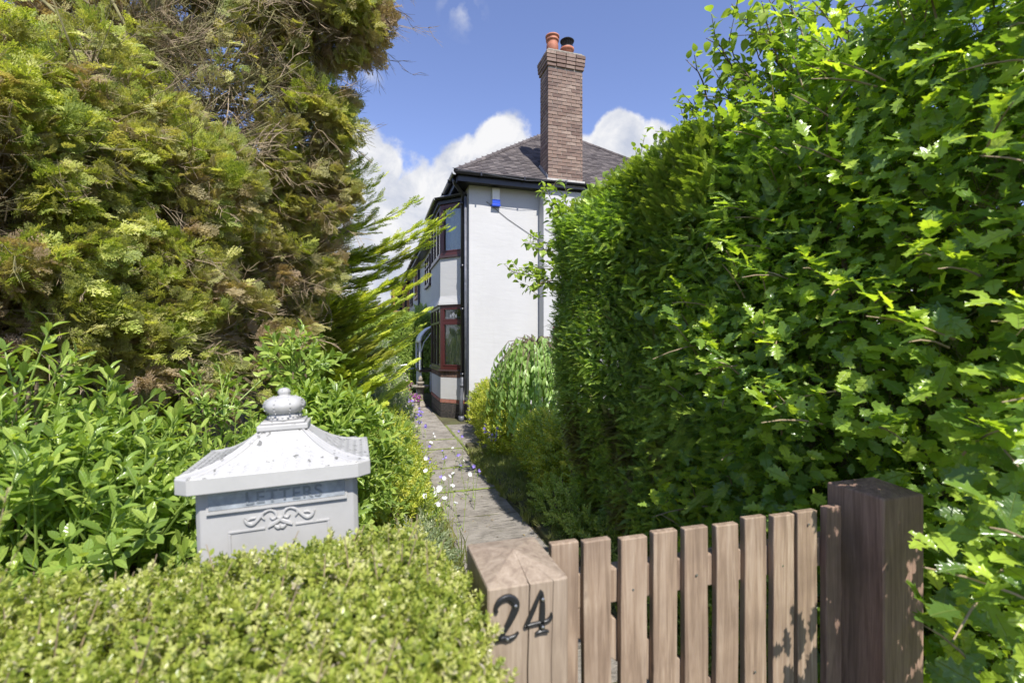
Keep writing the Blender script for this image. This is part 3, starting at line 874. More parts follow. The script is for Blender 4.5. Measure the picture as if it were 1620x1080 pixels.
# eaves: soffit, fascia, gutters, pipes
mb = MB()
mb.box((EX + .04, EY + .05, Z_EAVE), (3.38, YS - .001, Z_EAVE + .03)); mb.box((EX + .04, YS, Z_EAVE + .001), (XW + .1, 19.38, Z_EAVE + .03)); mb.box((4.62, EY + .05, Z_EAVE), (8.1, YS - .001, Z_EAVE + .03)); mb.box((3.38, 9.0, Z_EAVE), (4.62, 9.105, Z_EAVE + .03))
mb.build('soffit', 'black_paint', house)
mb = MB()
mb.box((EX + .02, EY + .02, Z_EAVE - .03), (8.2, EY + .05, EZ - .02)); mb.box((EX + .01, EY + .05, Z_EAVE - .03), (EX + .04, 19.38, EZ - .02)); mb.build('fascia', 'black_paint', house)
mb = MB()
GR = .055


def half_gutter(mb, a, b, rad):
    a, b = Vector(a), Vector(b); d = (b - a).normalized(); n = Vector((d.y, -d.x, 0)); m = 8; P = []
    for p in (a, b):
        for k in range(m + 1):
            t = math.pi * k / m; P.append(p + n * rad * math.cos(t) - Vector((0, 0, rad * math.sin(t))))
        for k in range(m, -1, -1):
            t = math.pi * k / m; P.append(p + n * (rad - .006) * math.cos(t) - Vector((0, 0, (rad - .006) * math.sin(t))))
    c = 2 * (m + 1)
    mb.add(P, [(k, (k + 1) % c, c + (k + 1) % c, c + k) for k in range(c)] + [tuple(range(c))[::-1], tuple(range(c, 2 * c))])


half_gutter(mb, (EX - .04, EY - .04, EZ - .005), (8.2, EY - .04, EZ - .005), GR)
half_gutter(mb, (EX - .045, 19.38, EZ - .006), (EX - .045, EY + .02, EZ - .006), GR)
k = EY + .5
while k < 19.2:
    mb.box((EX - .108, k, EZ - .07), (EX + .01, k + .03, EZ + .002)); k += .9
k = EX + .45
while k < 8: mb.box((k, EY - .102, EZ - .07), (k + .03, EY + .02, EZ + .002)); k += .9
mb.build('gutter', 'black_gutter', house)
px_, py_ = XW - .10, 9.60
mb = MB(); mb.tube([(EX - .03, 9.35, EZ - .05), (EX + .0, 9.37, EZ - .14), (px_, 9.52, 4.66), (px_, py_, 4.55), (px_, py_, .9)], .038, 10)
for z in (4.5, 3.2, 2.3, .95): mb.tube([(px_, py_, z - .04), (px_, py_, z + .04)], .048, 10)
mb.build('downpipe', 'black_gutter', house, True)
mb = MB(); mb.tube([(px_ - .0, py_, .98), (px_, py_, .72), (px_ - .03, py_ - .03, .5), (px_ - .03, py_ - .03, .08)], .042, 10); mb.tube([(px_ - .03, py_ - .03, -.02), (px_ - .03, py_ - .03, .10)], .058, 10); mb.tube([(px_, py_, .70), (px_, py_, .76)], .055, 10)
mb.build('lower_pipe', 'grey_pipe', house, True)
mb = MB(); mb.tube([(XW - .06, 9.47, .5), (XW - .06, 9.47, 4.6)], .028, 8); mb.build('thin_downpipe', 'grey_pipe', house, True)
# a cable along the eave and slanting tubes that stand in for a wire's shadow
mb = MB(); mb.tube([(EX - .1, 9.02, 5.0), (2.4, 9.01, 4.93), (3.0, 9.01, 4.90), (3.9, 9.01, 4.99)], .006, 4)
mb.tube([(2.25, YS - .012, 4.52), (2.7, YS - .012, 4.20), (3.385, YS - .012, 3.80)], .006, 4); mb.tube([(3.42, 9.098, 3.98), (3.8, 9.098, 3.78), (4.4, 9.098, 3.5)], .006, 4); mb.build('cable_and_shadow_lines', 'grey_pipe', house)

# intruder alarm box on the side wall
mb = MB(); mb.box((2.36, YS - .075, 4.47), (2.52, YS - .002, 4.80)); ab = mb.build('alarm_box', 'alarm_white', house, bevel=.012)
mb = MB(); mb.box((2.35, YS - .095, 4.42), (2.53, YS - .002, 4.468)); mb.box((2.355, YS - .09, 4.47), (2.525, YS - .076, 4.56)); mb.build('blue_lamp', 'alarm_blue', ab, bevel=.01)

# chimney stack with individual bricks
CX0, CX1, CY0, CY1, CZ0, CZ1 = 3.50, 4.293, 9.11, 9.60, 4.95, 7.39
mb = MB(); mb.box((CX0 + .012, CY0 + .012, CZ0), (CX1 - .012, CY1 - .012, CZ1 + .36)); stack = mb.build('chimney_stack', 'mortar', house)
BL, BH = .2125, .065


def brick_mesh(L_, D_, H_, nm, mat, ch=.004):
    m = MB(); m.box((0, 0, 0), (L_, D_, H_)); me = m.mesh(nm, mat)
    import bmesh
    b = bmesh.new(); b.from_mesh(me); bmesh.ops.bevel(b, geom=list(b.edges), offset=ch, segments=1, affect='EDGES'); b.to_mesh(me); b.free(); return me


b_str = brick_mesh(BL - .010, .09, BH, 'brick', 'chimney_brick'); b_hd = brick_mesh(.1025 - .010, .09, BH, 'brick', 'chimney_brick'); b_side = brick_mesh(.09, BL - .010, BH, 'brick', 'chimney_brick'); b_shd = brick_mesh(.09, .1025 - .01, BH, 'brick', 'chimney_brick')


def put(me, nm, x, y, z, parent, j=.003, rz=.008):
    o = bpy.data.objects.new(nm, me); COL.objects.link(o); o.parent = parent
    o.location = Vector((x + random.uniform(-j, j) * .5, y + random.uniform(-j, j), z + random.uniform(-.001, .001))) - wloc(parent)
    o.rotation_euler = (0, 0, random.uniform(-rz, rz)); return o


rest = MB()
nc = int((CZ1 - CZ0) / .075)
W_ = CX1 - CX0; Dp = CY1 - CY0


def lay(x, x_end, full, half, start_half):
    out = []; first = True
    while x < x_end - .03:
        L_ = half if (first and start_half) else full
        if x + L_ > x_end + .02: L_ = half if x + half <= x_end + .03 else 0
        if L_ == 0: break
        out.append((x, L_)); x += L_; first = False
    return out


for c in range(nc):
    z = CZ0 + c * .075
    if c * .075 + CZ0 < CZ1 - .05:
        fx = [(0, .2125), (.2125, .2125), (.425, .2125), (.6375, .155)] if c % 2 else [(0, .1025), (.1025, .2125), (.315, .2125), (.5275, .2125), (.74, .0525)]
        for (a, L_) in fx:
            if L_ == .2125: put(b_str, 'brick', CX0 + a, CY0, z, stack)
            else:
                o = put(b_hd, 'brick', CX0 + a, CY0, z, stack); o.scale.x = (L_ - .010) / (.1025 - .010)
        fy = [(.10, .2125), (.3125, .1775)] if c % 2 else [(.095, .1025), (.1975, .2125), (.41, .08)]
        for (a, L_) in fy:
            if L_ == .2125: put(b_side, 'brick', CX0, CY0 + a, z, stack)
            else:
                o = put(b_shd, 'brick', CX0, CY0 + a, z, stack); o.scale.y = (L_ - .01) / (.1025 - .01)
        y = CY0 + .1
        while y < CY1 - .05: rest.box((CX1 - .09, y, z), (CX1, min(y + .2, CY1), z + BH)); y += .2125
        x = CX0 + .1
        while x < CX1 - .1: rest.box((x, CY1 - .09, z), (min(x + .2, CX1 - .092), CY1, z + BH)); x += .2125
o = rest.build('back_bricks', 'chimney_brick', stack); o['kind'] = 'stuff'
zc = CZ1 - .01
for (ov, n_) in ((.022, 1), (.040, 1), (.044, 1), (.050, 1)):
    x = CX0 - ov; wtot = (CX1 - CX0) + 2 * ov; m = 4; L_ = wtot / m
    off = L_ / 2 if int(zc * 100) % 2 else 0
    bme = brick_mesh(L_ - .01, .10, .068, 'cap_brick', 'chimney_brick', .006)
    bms = brick_mesh(.10, (Dp + 2 * ov - .1) / 2 - .01, .068, 'cap_brick', 'chimney_brick', .006)
    for k in range(m): put(bme, 'cap_brick', x + k * L_, CY0 - ov, zc, stack, .005, .02); put(bme, 'cap_brick', x + k * L_, CY1 + ov - .10, zc, stack, .004)
    for k in range(2): put(bms, 'cap_brick', CX0 - ov, CY0 - ov + .11 + k * ((Dp + 2 * ov - .1) / 2), zc, stack, .004); put(bms, 'cap_brick', CX1 + ov - .1, CY0 - ov + .11 + k * ((Dp + 2 * ov - .1) / 2), zc, stack, .004)
    zc += .076
mb = MB(); mb.box((CX0 - .03, CY0 - .03, zc - .004), (CX1 + .03, CY1 + .03, zc + .03)); mb.build('flaunching', 'old_stone', stack, bevel=.02)
# pots
zt = zc + .02
mb = MB(); pcx, pcy = 3.69, 9.35
mb.lathe((pcx, pcy, zt), [(.125, 0), (.128, .25), (.118, .30), (.12, .34), (.138, .345), (.14, .375), (.128, .38), (.13, .42), (.15, .425), (.15, .455), (.105, .46), (.10, .3)], 20); mb.build('chimney_pot', 'terracotta', stack, True)
mb = MB(); qx = 4.03
mb.lathe((qx, pcy, zt), [(.125, 0), (.122, .18), (.13, .185), (.15, .21), (.15, .245), (.12, .25), (.10, .1)], 20)
p2 = mb.build('chimney_pot', 'terracotta', stack, True)
mb = MB()
for k in range(16):
    a = 2 * math.pi * k / 16; mb.tube([(qx + .118 * math.cos(a), pcy + .118 * math.sin(a), zt + .24), (qx + .125 * math.cos(a), pcy + .125 * math.sin(a), zt + .40)], .004, 4)
mb.lathe((qx, pcy, zt + .40), [(.15, 0), (.155, .012), (.12, .04), (.05, .06), (.01, .062)], 18); mb.lathe((qx, pcy, zt + .245), [(.128, 0), (.128, .03)], 18)
mb.build('chimney_cowl', 'cowl_metal', stack, False)
# lead apron and stepped flashing
mb = MB(); mb.box((CX0 - .03, CY0 - .035, 4.90), (CX1 + .03, CY0 - .004, 5.03)); mb.build('lead_apron', 'cement', stack)
for k in range(7):
    mb = MB(); y = CY0 + k * .075; z = EZ + (y - EY) * TP; mb.box((CX0 - .012, y, z + .0), (CX0 - .004, y + .085, z + .14)); mb.build('flashing_step', 'lead', stack)


# ------------------------------------------------------------------ windows
def seg(a, b): a, b = Vector((*a, 0)), Vector((*b, 0)); return a, (b - a).normalized(), (b - a).length


def window(parent, a, b, z0, z1, cols, mat, transom=None, fw=.055, glass='window_glass', name='window', out=0.0, sash=True):
    """a glazed frame along a->b (outside on the right of a->b turned clockwise)"""
    o, u, L_ = seg(a, b); m = MB()
    t0, t1 = -.05 + out, .012 + out
    m.obox(o, u, L_, z0, z0 + fw, t0, t1); m.obox(o, u, L_, z1 - fw, z1, t0, t1)
    m.obox(o, u, fw, z0 + fw, z1 - fw, t0, t1); m.obox(o, u, L_, z0 + fw, z1 - fw, t0, t1, L_ - fw)
    cw = (L_ - fw) / cols
    for k in range(1, cols): m.obox(o, u, k * cw + fw, z0 + fw, z1 - fw, t0 + .004, t1 - .004, k * cw)
    if transom: m.obox(o, u, L_ - fw, transom - .025, transom + .025, t0 + .002, t1 + .006, fw)
    fr = m.build(name, mat, parent)
    zs = [(z0 + fw, z1 - fw)] if not transom else [(z0 + fw, transom - .025), (transom + .025, z1 - fw)]
    for k in range(cols):
        for (za, zb) in zs:
            ua, ub = k * cw + fw, (k + 1) * cw
            g = MB(); g.obox(o, u, ub, za, zb, -.022 + out, -.016 + out, ua); g.build('pane', glass, fr)
            if sash:
                s_ = .035; g = MB()
                g.obox(o, u, ub - .003, za + .003, za + s_, -.014 + out, .02 + out, ua + .003); g.obox(o, u, ub - .003, zb - s_, zb - .003, -.014 + out, .02 + out, ua + .003)
                g.obox(o, u, ua + s_, za + s_, zb - s_, -.014 + out, .02 + out, ua + .003); g.obox(o, u, ub - .003, za + s_, zb - s_, -.014 + out, .02 + out, ub - s_)
                g.build('sash', mat, fr, bevel=.006)
    return fr


def curtain(parent, a, b, z0, z1, off, u0, u1, folds=6):
    o, u, L_ = seg(a, b); n = Vector((u.y, -u.x, 0)); P = []; K = folds * 8
    for z in (z0, (z0 + z1) / 2, z1):
        for k in range(K + 1):
            t = k / K; w = u0 + (u1 - u0) * t; d = off + .025 * math.sin(t * folds * 2 * math.pi + (.5 if z == z0 else 0)); p = o + u * w + n * d; P.append((p.x, p.y, z))
    m = MB(); m.add(P, [(r * (K + 1) + k, r * (K + 1) + k + 1, (r + 1) * (K + 1) + k + 1, (r + 1) * (K + 1) + k) for r in (0, 1) for k in range(K)])
    return m.build('curtain', 'curtain', parent, True)


# order of the bay: walking a->b keeps the outside on the right hand: from the far end to the near one
BS = [(B[3], B[2]), (B[2], B[1]), (B[1], B[0])]


def offp(poly, d):
    """bay outline pushed outward by d"""
    out = []
    for i, p in enumerate(poly):
        if i == 0: out.append((p[0], p[1] - d * 1.0)); continue
        if i == len(poly) - 1: out.append((p[0], p[1] + d * 1.0)); continue
        out.append((p[0] - d, p[1] + (-d * .41 if i == 1 else d * .41)))
    return out


def bay_ring(name, mat, z0, z1, d0, d1=None, thick=.11, parent=house, bevel=0.0):
    d1 = d0 if d1 is None else d1
    a, b, c = offp(B, d0), offp(B, d1), offp(B, min(d0, d1) - thick); m = MB(); n = len(B)
    m.add([(*p, z0) for p in a] + [(*p, z1) for p in b] + [(*p, z0) for p in c] + [(*p, z1) for p in c],
          [(i, i + 1, n + i + 1, n + i) for i in range(n - 1)] + [(2 * n + i, 3 * n + i, 3 * n + i + 1, 2 * n + i + 1) for i in range(n - 1)]
          + [(n + i, n + i + 1, 3 * n + i + 1, 3 * n + i) for i in range(n - 1)] + [(i, 2 * n + i, 2 * n + i + 1, i + 1) for i in range(n - 1)])
    return m.build(name, mat, parent, bevel=bevel)


bay_ring('bay_wall', 'white_render', .40, .862, 0.0)
core = bay_ring('bay_base', 'mortar', -.05, .398, -.012); bay_ring('bay_band', 'mortar', .864, 1.0, -.012)


def bay_bricks(parent, mat, z0, rows, bl, bh, soldier=False, pitch=None, nm='brick', proud=.0):
    for (a, b) in BS:
        o, u, L_ = seg(a, b); ang = math.atan2(u.y, u.x)
        for r in range(rows):
            L0 = bl if not soldier else .067
            n = max(1, round(L_ / (L0 + .01))); w = L_ / n
            stag = (r % 2) * .5 if not soldier else 0
            for k in range(n + (1 if stag else 0)):
                a0 = max(0, (k - stag) * w); a1 = min(L_, (k - stag + 1) * w)
                if a1 - a0 < .03: continue
                key = (nm, mat, round(a1 - a0, 3), bh)
                if key not in BRC: BRC[key] = brick_mesh(a1 - a0 - .01, .09, bh, nm, mat, .003)
                ob = bpy.data.objects.new(nm, BRC[key]); COL.objects.link(ob); ob.parent = parent
                n_ = Vector((u.y, -u.x, 0)); p = o + u * (a0 + .005) + n_ * (proud + random.uniform(-.001, .002))
                # brick local +x along u, local -y outward
                ob.location = Vector((p.x, p.y, z0 + r * (bh + .01))) - wloc(parent); ob.rotation_euler = (0, 0, ang)


BRC = {}
bay_bricks(core, 'plinth_brick', -.05, 2, .215, .168); bay_bricks(core, 'red_brick', .318, 1, .215, .072, nm='brick', proud=.006)
band = bay_ring('brick_band', 'mortar', .866, .998, -.03); bay_bricks(band, 'brown_brick', .868, 1, .2, .128, soldier=True)
bay_ring('window_sill', 'dark_brown_frame', 1.0, 1.035, .05, .04, .2, bevel=.004)
lowt = 2.06
for i, (a, b) in enumerate(BS):
    fr = window(house, a, b, 1.037, 2.43, (1, 3, 1)[i], 'maroon_upvc' if i != 1 else 'dark_brown_frame', lowt, .07, sash=(i != 1))
    if i == 1:
        pass
    fr2 = window(house, a, b, 3.50, 4.60, (1, 3, 1)[i], 'maroon_upvc' if i != 1 else 'dark_brown_frame', None, .07, sash=(i != 1))
    L_ = (Vector(b) - Vector(a)).length
    if i == 2:
        curtain(fr, a, b, 1.06, 2.04, -.075, .07, L_ - .12, 6)
        curtain(fr2, a, b, 3.52, 4.58, -.14, .0, L_, 4)
        # leaded coloured light in the small top pane: vine diamonds
        o, u, LL = seg(a, b); m = MB()
        c_ = LL / 2
        for (du, dz, w, h) in ((0, 0, .045, .07), (-.07, -.03, .03, .045), (.07, -.03, .03, .045)):
            p0 = o + u * (c_ + du); z = 2.22 + dz; n = Vector((u.y, -u.x, 0)) * -.013
            q = [p0 + n - u * w, p0 + n + u * w]; m.add([(q[0].x, q[0].y, z), (p0.x + n.x, p0.y + n.y, z - h), (q[1].x, q[1].y, z), (p0.x + n.x, p0.y + n.y, z + h)], [(0, 1, 2, 3)])
        m.build('leaded_diamond', 'lead', fr)
        m = MB(); m.obox(o, u, c_ + .004, 2.10, 2.36, -.014, -.010, c_ - .004); m.obox(o, u, LL - .11, 2.15, 2.158, -.014, -.010, .11); m.build('leading', 'lead', fr)
    if i == 1: curtain(fr, a, b, 1.06, 2.4, -.15, L_ - .45, L_ - .05, 4)
# corner mullions
mb = MB()
for p in (B[1], B[2]):
    for (z0, z1) in ((1.04, 2.43), (3.5, 4.6)): mb.tube([(p[0] + .03, p[1] + (.012 if p is B[1] else -.012), z0), (p[0] + .03, p[1] + (.012 if p is B[1] else -.012), z1)], .045, 8)
mb.build('corner_mullion', 'dark_brown_frame', house)
bay_ring('drip_ledge', 'white_render', 2.432, 2.46, .055, .05, .16)
ap = bay_ring('bay_apron', 'white_render', 2.462, 2.62, .045, .008, .12)
bay_ring('bay_apron', 'white_render', 2.62, 3.44, .008, .004, .12)
bay_ring('upper_sill', 'dark_brown_frame', 3.442, 3.498, .045, .035, .15, bevel=.004)
bay_ring('bay_fascia', 'black_paint', 4.602, 4.74, .06, .06, .2)
mb = MB(); pr = offp(B, .10); mb.add([(*p, 4.741) for p in pr] + [(*p, 4.80) for p in offp(B, .0)], [(0, 1, 5, 4), (1, 2, 6, 5), (2, 3, 7, 6), (0, 3, 2, 1)]); mb.build('bay_roof', 'lead', house)
mb = MB(); pr = offp(B, .12)
for i in range(3): half_gutter(mb, (*pr[3 - i], 4.73), (*pr[2 - i], 4.73), .045)
mb.build('bay_gutter', 'black_gutter', house)
mb = MB(); mb.tube([(pr[0][0] - .02, pr[0][1], 4.70), (XW - .04, 9.72, 4.60), (XW - .04, 9.72, 4.3), (px_ + .01, py_ + .02, 4.15)], .03, 8); mb.build('bay_pipe', 'black_gutter', house, True)


def wall_window(parent, y0, y1, z0, z1, cols, mat, trans=None, x=XW):
    w = window(parent, (x - .004, y1), (x - .004, y0), z0, z1, cols, mat, trans, .06, 'dark_glass', out=.05, sash=False)
    m = MB(); m.box((x - .09, y0 - .05, z0 - .06), (x - .002, y1 + .05, z0 - .002)); m.build('sill', mat, w); return w


wall_window(house, 15.9, 17.3, 3.62, 4.62, 2, 'dark_brown_frame', 4.25)
wall_window(house, 13.9, 15.6, 1.85, 2.45, 3, 'dark_brown_frame')
wall_window(house, 16.2, 17.6, .95, 2.1, 2, 'dark_brown_frame', 1.75)
# half-timber style white boards and dark panel below, arched porch hood
mb = MB(); mb.box((XW - .06, 12.8, 0), (XW - .003, 15.6, .92)); pan = mb.build('porch_panel', 'room_dark', house)
for k in range(6): mb = MB(); mb.box((XW - .085, 12.9 + k * .5, .02), (XW - .062, 13.06 + k * .5, .9)); mb.build('white_board', 'white_frame', pan)
porch_y0, porch_y1 = 12.55, 13.75
mb = MB(); m = 10; P = []
for y in (porch_y0, porch_y1):
    for rr in (.70, .66):
        for k in range(m + 1):
            t = math.pi / 2 * k / m; P.append((XW - rr * math.sin(t) , y, 1.62 + rr * .75 * math.cos(t)))
c = m + 1
fs = [(k, k + 1, 2 * c + k + 1, 2 * c + k) for k in range(m)] + [(c + k, 3 * c + k, 3 * c + k + 1, c + k + 1) for k in range(m)] + [(k, c + k, c + k + 1, k + 1) for k in range(m)] + [(2 * c + k, 2 * c + k + 1, 3 * c + k + 1, 3 * c + k) for k in range(m)] + [(m, m + c, m + 3 * c, m + 2 * c)]
mb.add(P, fs); mb.build('porch_hood', 'white_frame', house, True)
for y in (porch_y0 + .04, porch_y1 - .06):
    mb = MB(); mb.box((XW - .70, y, .9), (XW - .655, y + .045, 1.64)); mb.tube([(XW - .66, y + .02, 1.35), (XW - .58, y + .02, 1.62), (XW - .3, y + .02, 2.0)], .015, 6); mb.build('porch_post', 'white_frame', house)
mb = MB(); mb.box((XW - .64, porch_y0 + .1, .92), (XW - .60, porch_y1 - .1, 1.66)); mb.build('porch_glass', 'dark_glass', house)
mb = MB(); mb.box((XW - .70, porch_y0, .84), (XW - .004, porch_y1, .9)); mb.build('porch_ledge', 'dark_brown_frame', house)
for k in range(6):
    mb = MB(); y = porch_y0 + .05 + k * .2; mb.box((XW - .68, y, 0), (XW - .64, y + .07, .838)); mb.build('white_board', 'white_frame', house)

# ------------------------------------------------------------------ the neighbouring house
nb = thing('neighbouring_house', 'white rendered house beyond the first with brown timber framed windows and projecting timber bay', 'house', (XW, 19.4, 0))
mb = MB(); mb.box((XW, 19.39, -.1), (7.9, 26, Z_EAVE)); mb.build('wall', 'white_render', nb)
mb = MB(); mb.box((EX + .02, 19.39, Z_EAVE + .001), (XW + .1, 26, Z_EAVE + .03)); mb.box((EX + .01, 19.39, Z_EAVE - .03), (EX + .019, 26, EZ - .02)); mb.build('fascia', 'black_paint', nb)
mb = MB(); half_gutter(mb, (EX - .045, 26, EZ - .006), (EX - .045, 19.385, EZ - .006), GR)
k = 19.6
while k < 26: mb.box((EX - .108, k, EZ - .07), (EX + .01, k + .03, EZ + .002)); k += .9
mb.build('gutter', 'black_gutter', nb)
mb = MB(); mb.tube([(XW - .07, 19.45, 4.85), (XW - .07, 19.45, 0)], .045, 8); mb.tube([(XW - .07, 19.45, 2.6), (XW - .07, 19.45, 2.7)], .06, 8); mb.build('downpipe', 'black_gutter', nb, True)
wall_window(nb, 20.2, 21.6, 3.6, 4.65, 2, 'timber_frame'); wall_window(nb, 23.2, 24.2, 3.5, 4.65, 1, 'dark_brown_frame')
mb = MB(); mb.box((1.02, 25.4, 3.0), (XW - .002, 27.6, 3.32)); mb.box((1.02, 25.4, 4.62), (XW - .002, 27.6, 4.75)); mb.box((1.02, 25.4, 3.32), (1.12, 25.5, 4.62)); mb.box((1.50, 25.4, 3.32), (1.62, 25.5, 4.62)); mb.box((1.75, 25.4, 3.32), (1.886, 25.5, 4.62)); mb.box((1.02, 26.4, 3.32), (1.1, 26.5, 4.62)); mb.box((1.02, 27.5, 3.32), (1.12, 27.6, 4.62))
mb.build('timber_bay', 'timber_frame', nb)
mb = MB(); mb.box((1.121, 25.43, 3.33), (1.499, 25.45, 4.61)); mb.box((1.621, 25.43, 3.33), (1.749, 25.45, 4.61)); mb.box((1.04, 25.51, 3.33), (1.06, 27.49, 4.61)); mb.build('pane', 'dark_glass', nb)
mb = MB(); mb.box((.92, 25.3, 4.752), (XW, 27.7, 4.84)); mb.box((.9, 25.28, 4.70), (.918, 27.7, 4.80)); mb.build('bay_roof', 'black_paint', nb)

# small outbuilding with a slate roof at the end of the path
ob = thing('outbuilding', 'low outbuilding with dark slate pitched roof beyond the clipped hedge', 'outbuilding', (1.4, 22.2, 0))
mb = MB(); mb.box((.9, 22, 0), (1.86, 24, 1.9)); mb.build('wall', 'brown_brick', ob)
mb = MB(); mb.add([(.7, 21.8, 1.9), (1.87, 21.8, 1.9), (1.87, 21.8, 2.9), (.7, 24.2, 1.9), (1.87, 24.2, 1.9), (1.87, 24.2, 2.9)], [(0, 1, 2), (0, 2, 5, 3), (3, 5, 4), (1, 4, 5, 2), (0, 3, 4, 1)]); rf = mb.build('roof', 'roof_tile', ob)
for k in range(9):
    mb = MB(); t = k / 9; mb.box((.70 + 1.17 * t - .01, 21.78, 1.9 + t + .0), (.70 + 1.17 * t + .14, 21.80, 1.9 + t + .02)); mb.build('slate', 'roof_tile', rf)
# ------------------------------------------------------------------ gate
gate = thing('garden_gate', 'brown wooden picket gate standing shut between the two square posts', 'gate', (.87, 1.1, 0))
GY = 1.085
lefts = [.4215 + k * .0990 for k in range(9)] + [1.318]
for k, x in enumerate(lefts):
    w = .076 + random.uniform(-.002, .002); zt = 1.092 + random.uniform(-.004, .008) + (.01 if k == 9 else 0); th = .022
    if k == 9: w = .062
    cy = GY + th / 2
    m = MB(); rs = random.Random(k); n = 12; P = []
    for i in range(n + 1):
        z = .06 + (zt - .06) * i / n; b = rs.uniform(-.0012, .0012)
        P += [(-w / 2 + b, -th / 2 + rs.uniform(-.0006, .0006), z), (w / 2 + b, -th / 2 + rs.uniform(-.0006, .0006), z), (w / 2 + b, th / 2, z), (-w / 2 + b, th / 2, z)]
    fs = [(4 * i + j, 4 * i + (j + 1) % 4, 4 * i + 4 + (j + 1) % 4, 4 * i + 4 + j) for i in range(n) for j in range(4)] + [(0, 3, 2, 1), (4 * n, 4 * n + 1, 4 * n + 2, 4 * n + 3)]
    m.add(P, fs); me = m.mesh('picket', 'gate_wood' if k < 9 else 'shade_toned_wood')
    o = bpy.data.objects.new('picket', me); COL.objects.link(o); o.parent = gate
    o.location = Vector((x + w / 2, cy, 0)) - wloc(gate); o.rotation_euler = (random.uniform(-.006, .006), random.uniform(-.006, .006), 0)
    if k == 9: o['label'] = 'stile against the right post, holly shade put into its dark colour'
    b = o.modifiers.new('bevel', 'BEVEL'); b.width = .003; b.segments = 2; b.limit_method = 'ANGLE'; b.angle_limit = R(50)
for (z0, z1) in ((.915, 1.005), (.22, .31)):
    m = MB(); m.box((.43, GY + .0235, z0), (1.375, GY + .062, z1)); m.build('rail', 'gate_wood', gate, bevel=.004)
m = MB(); c0, c1 = Vector((.50, 0, .90)), Vector((1.30, 0, .32)); d = (c1 - c0).normalized(); nn = Vector((d.z, 0, -d.x)) * -.045
P = []
for y in (GY + .0245, GY + .060):
    for q in (c0 + nn, c1 + nn, c1 - nn, c0 - nn): P.append((q.x, y, q.z))
m.add(P, [(0, 1, 2, 3), (4, 7, 6, 5), (0, 4, 5, 1), (1, 5, 6, 2), (2, 6, 7, 3), (3, 7, 4, 0)]); m.build('brace', 'gate_wood', gate, bevel=.003)
for (k, z) in ((2, .955), (4, .965), (7, .95), (8, 1.06), (6, .66)):
    m = MB(); x = lefts[k] + .035; m.tube([(x, GY - .0015, z), (x, GY + .002, z)], .0032, 8); m.build('nail', 'steel_screw', gate)


def post(name, label, x0, x1, y0, y1, zs, za, mat, cracks, loc):
    t = thing(name, label, 'gate post', loc)
    poly = []
    r = .004
    # front edge from left to right with the drying cracks as grooves
    for (cx, w, d) in cracks:
        poly += [(cx - w, y0), (cx - w * .3, y0 + d), (cx + w * .3, y0 + d), (cx + w, y0)]
    poly = [(x0, y0 + r), (x0 + r, y0)] + poly + [(x1 - r, y0), (x1, y0 + r), (x1, y1 - r), (x1 - r, y1), (x0 + r, y1), (x0, y1 - r)]
    n = len(poly); m = MB(); P = []; rows = 14; rs = random.Random(int(x0 * 100))
    for i in range(rows + 1):
        z = -.1 + (zs + .1) * i / rows
        ox = 0.0
        for j, (x, y) in enumerate(poly):
            wob = .0025 * math.sin(i * 1.3 + 2) if 2 <= j < n - 6 and cracks else 0
            P.append((x + wob, y, z))
    for j, (x, y) in enumerate(poly):       # small rounding then the pyramid
        P.append((x0 * .02 + x * .98 + (x1 - x0) * .01, y * .98 + (y0 + y1) * .01, zs + .004))
    k = len(P); cx, cy = (x0 + x1) / 2, (y0 + y1) / 2
    P.append((cx, cy, za))
    R_ = rows + 1
    fs = [(i * n + j, i * n + (j + 1) % n, (i + 1) * n + (j + 1) % n, (i + 1) * n + j) for i in range(R_) for j in range(n)] + [(R_ * n + j, R_ * n + (j + 1) % n, k) for j in range(n)]
    m.add(P, fs); m.build('post_timber', mat, t)
    return t


lp = post('gate_post', 'square weathered wooden post with shallow pyramid top bearing the black house number', .222, .397, .915, 1.135, 1.102, 1.130, 'post_wood', [(.3085, .0016, .014), (.361, .0008, .004)], (.31, 1.04, 0))
rp = post('gate_post', 'wooden post with pyramid top, shade of the holly put into its dark brown colour', 1.433, 1.60, 1.0, 1.18, 1.14, 1.178, 'shade_toned_wood', [], (1.53, 1.09, 0))


def groove_strip(parent, pts, w):
    pass


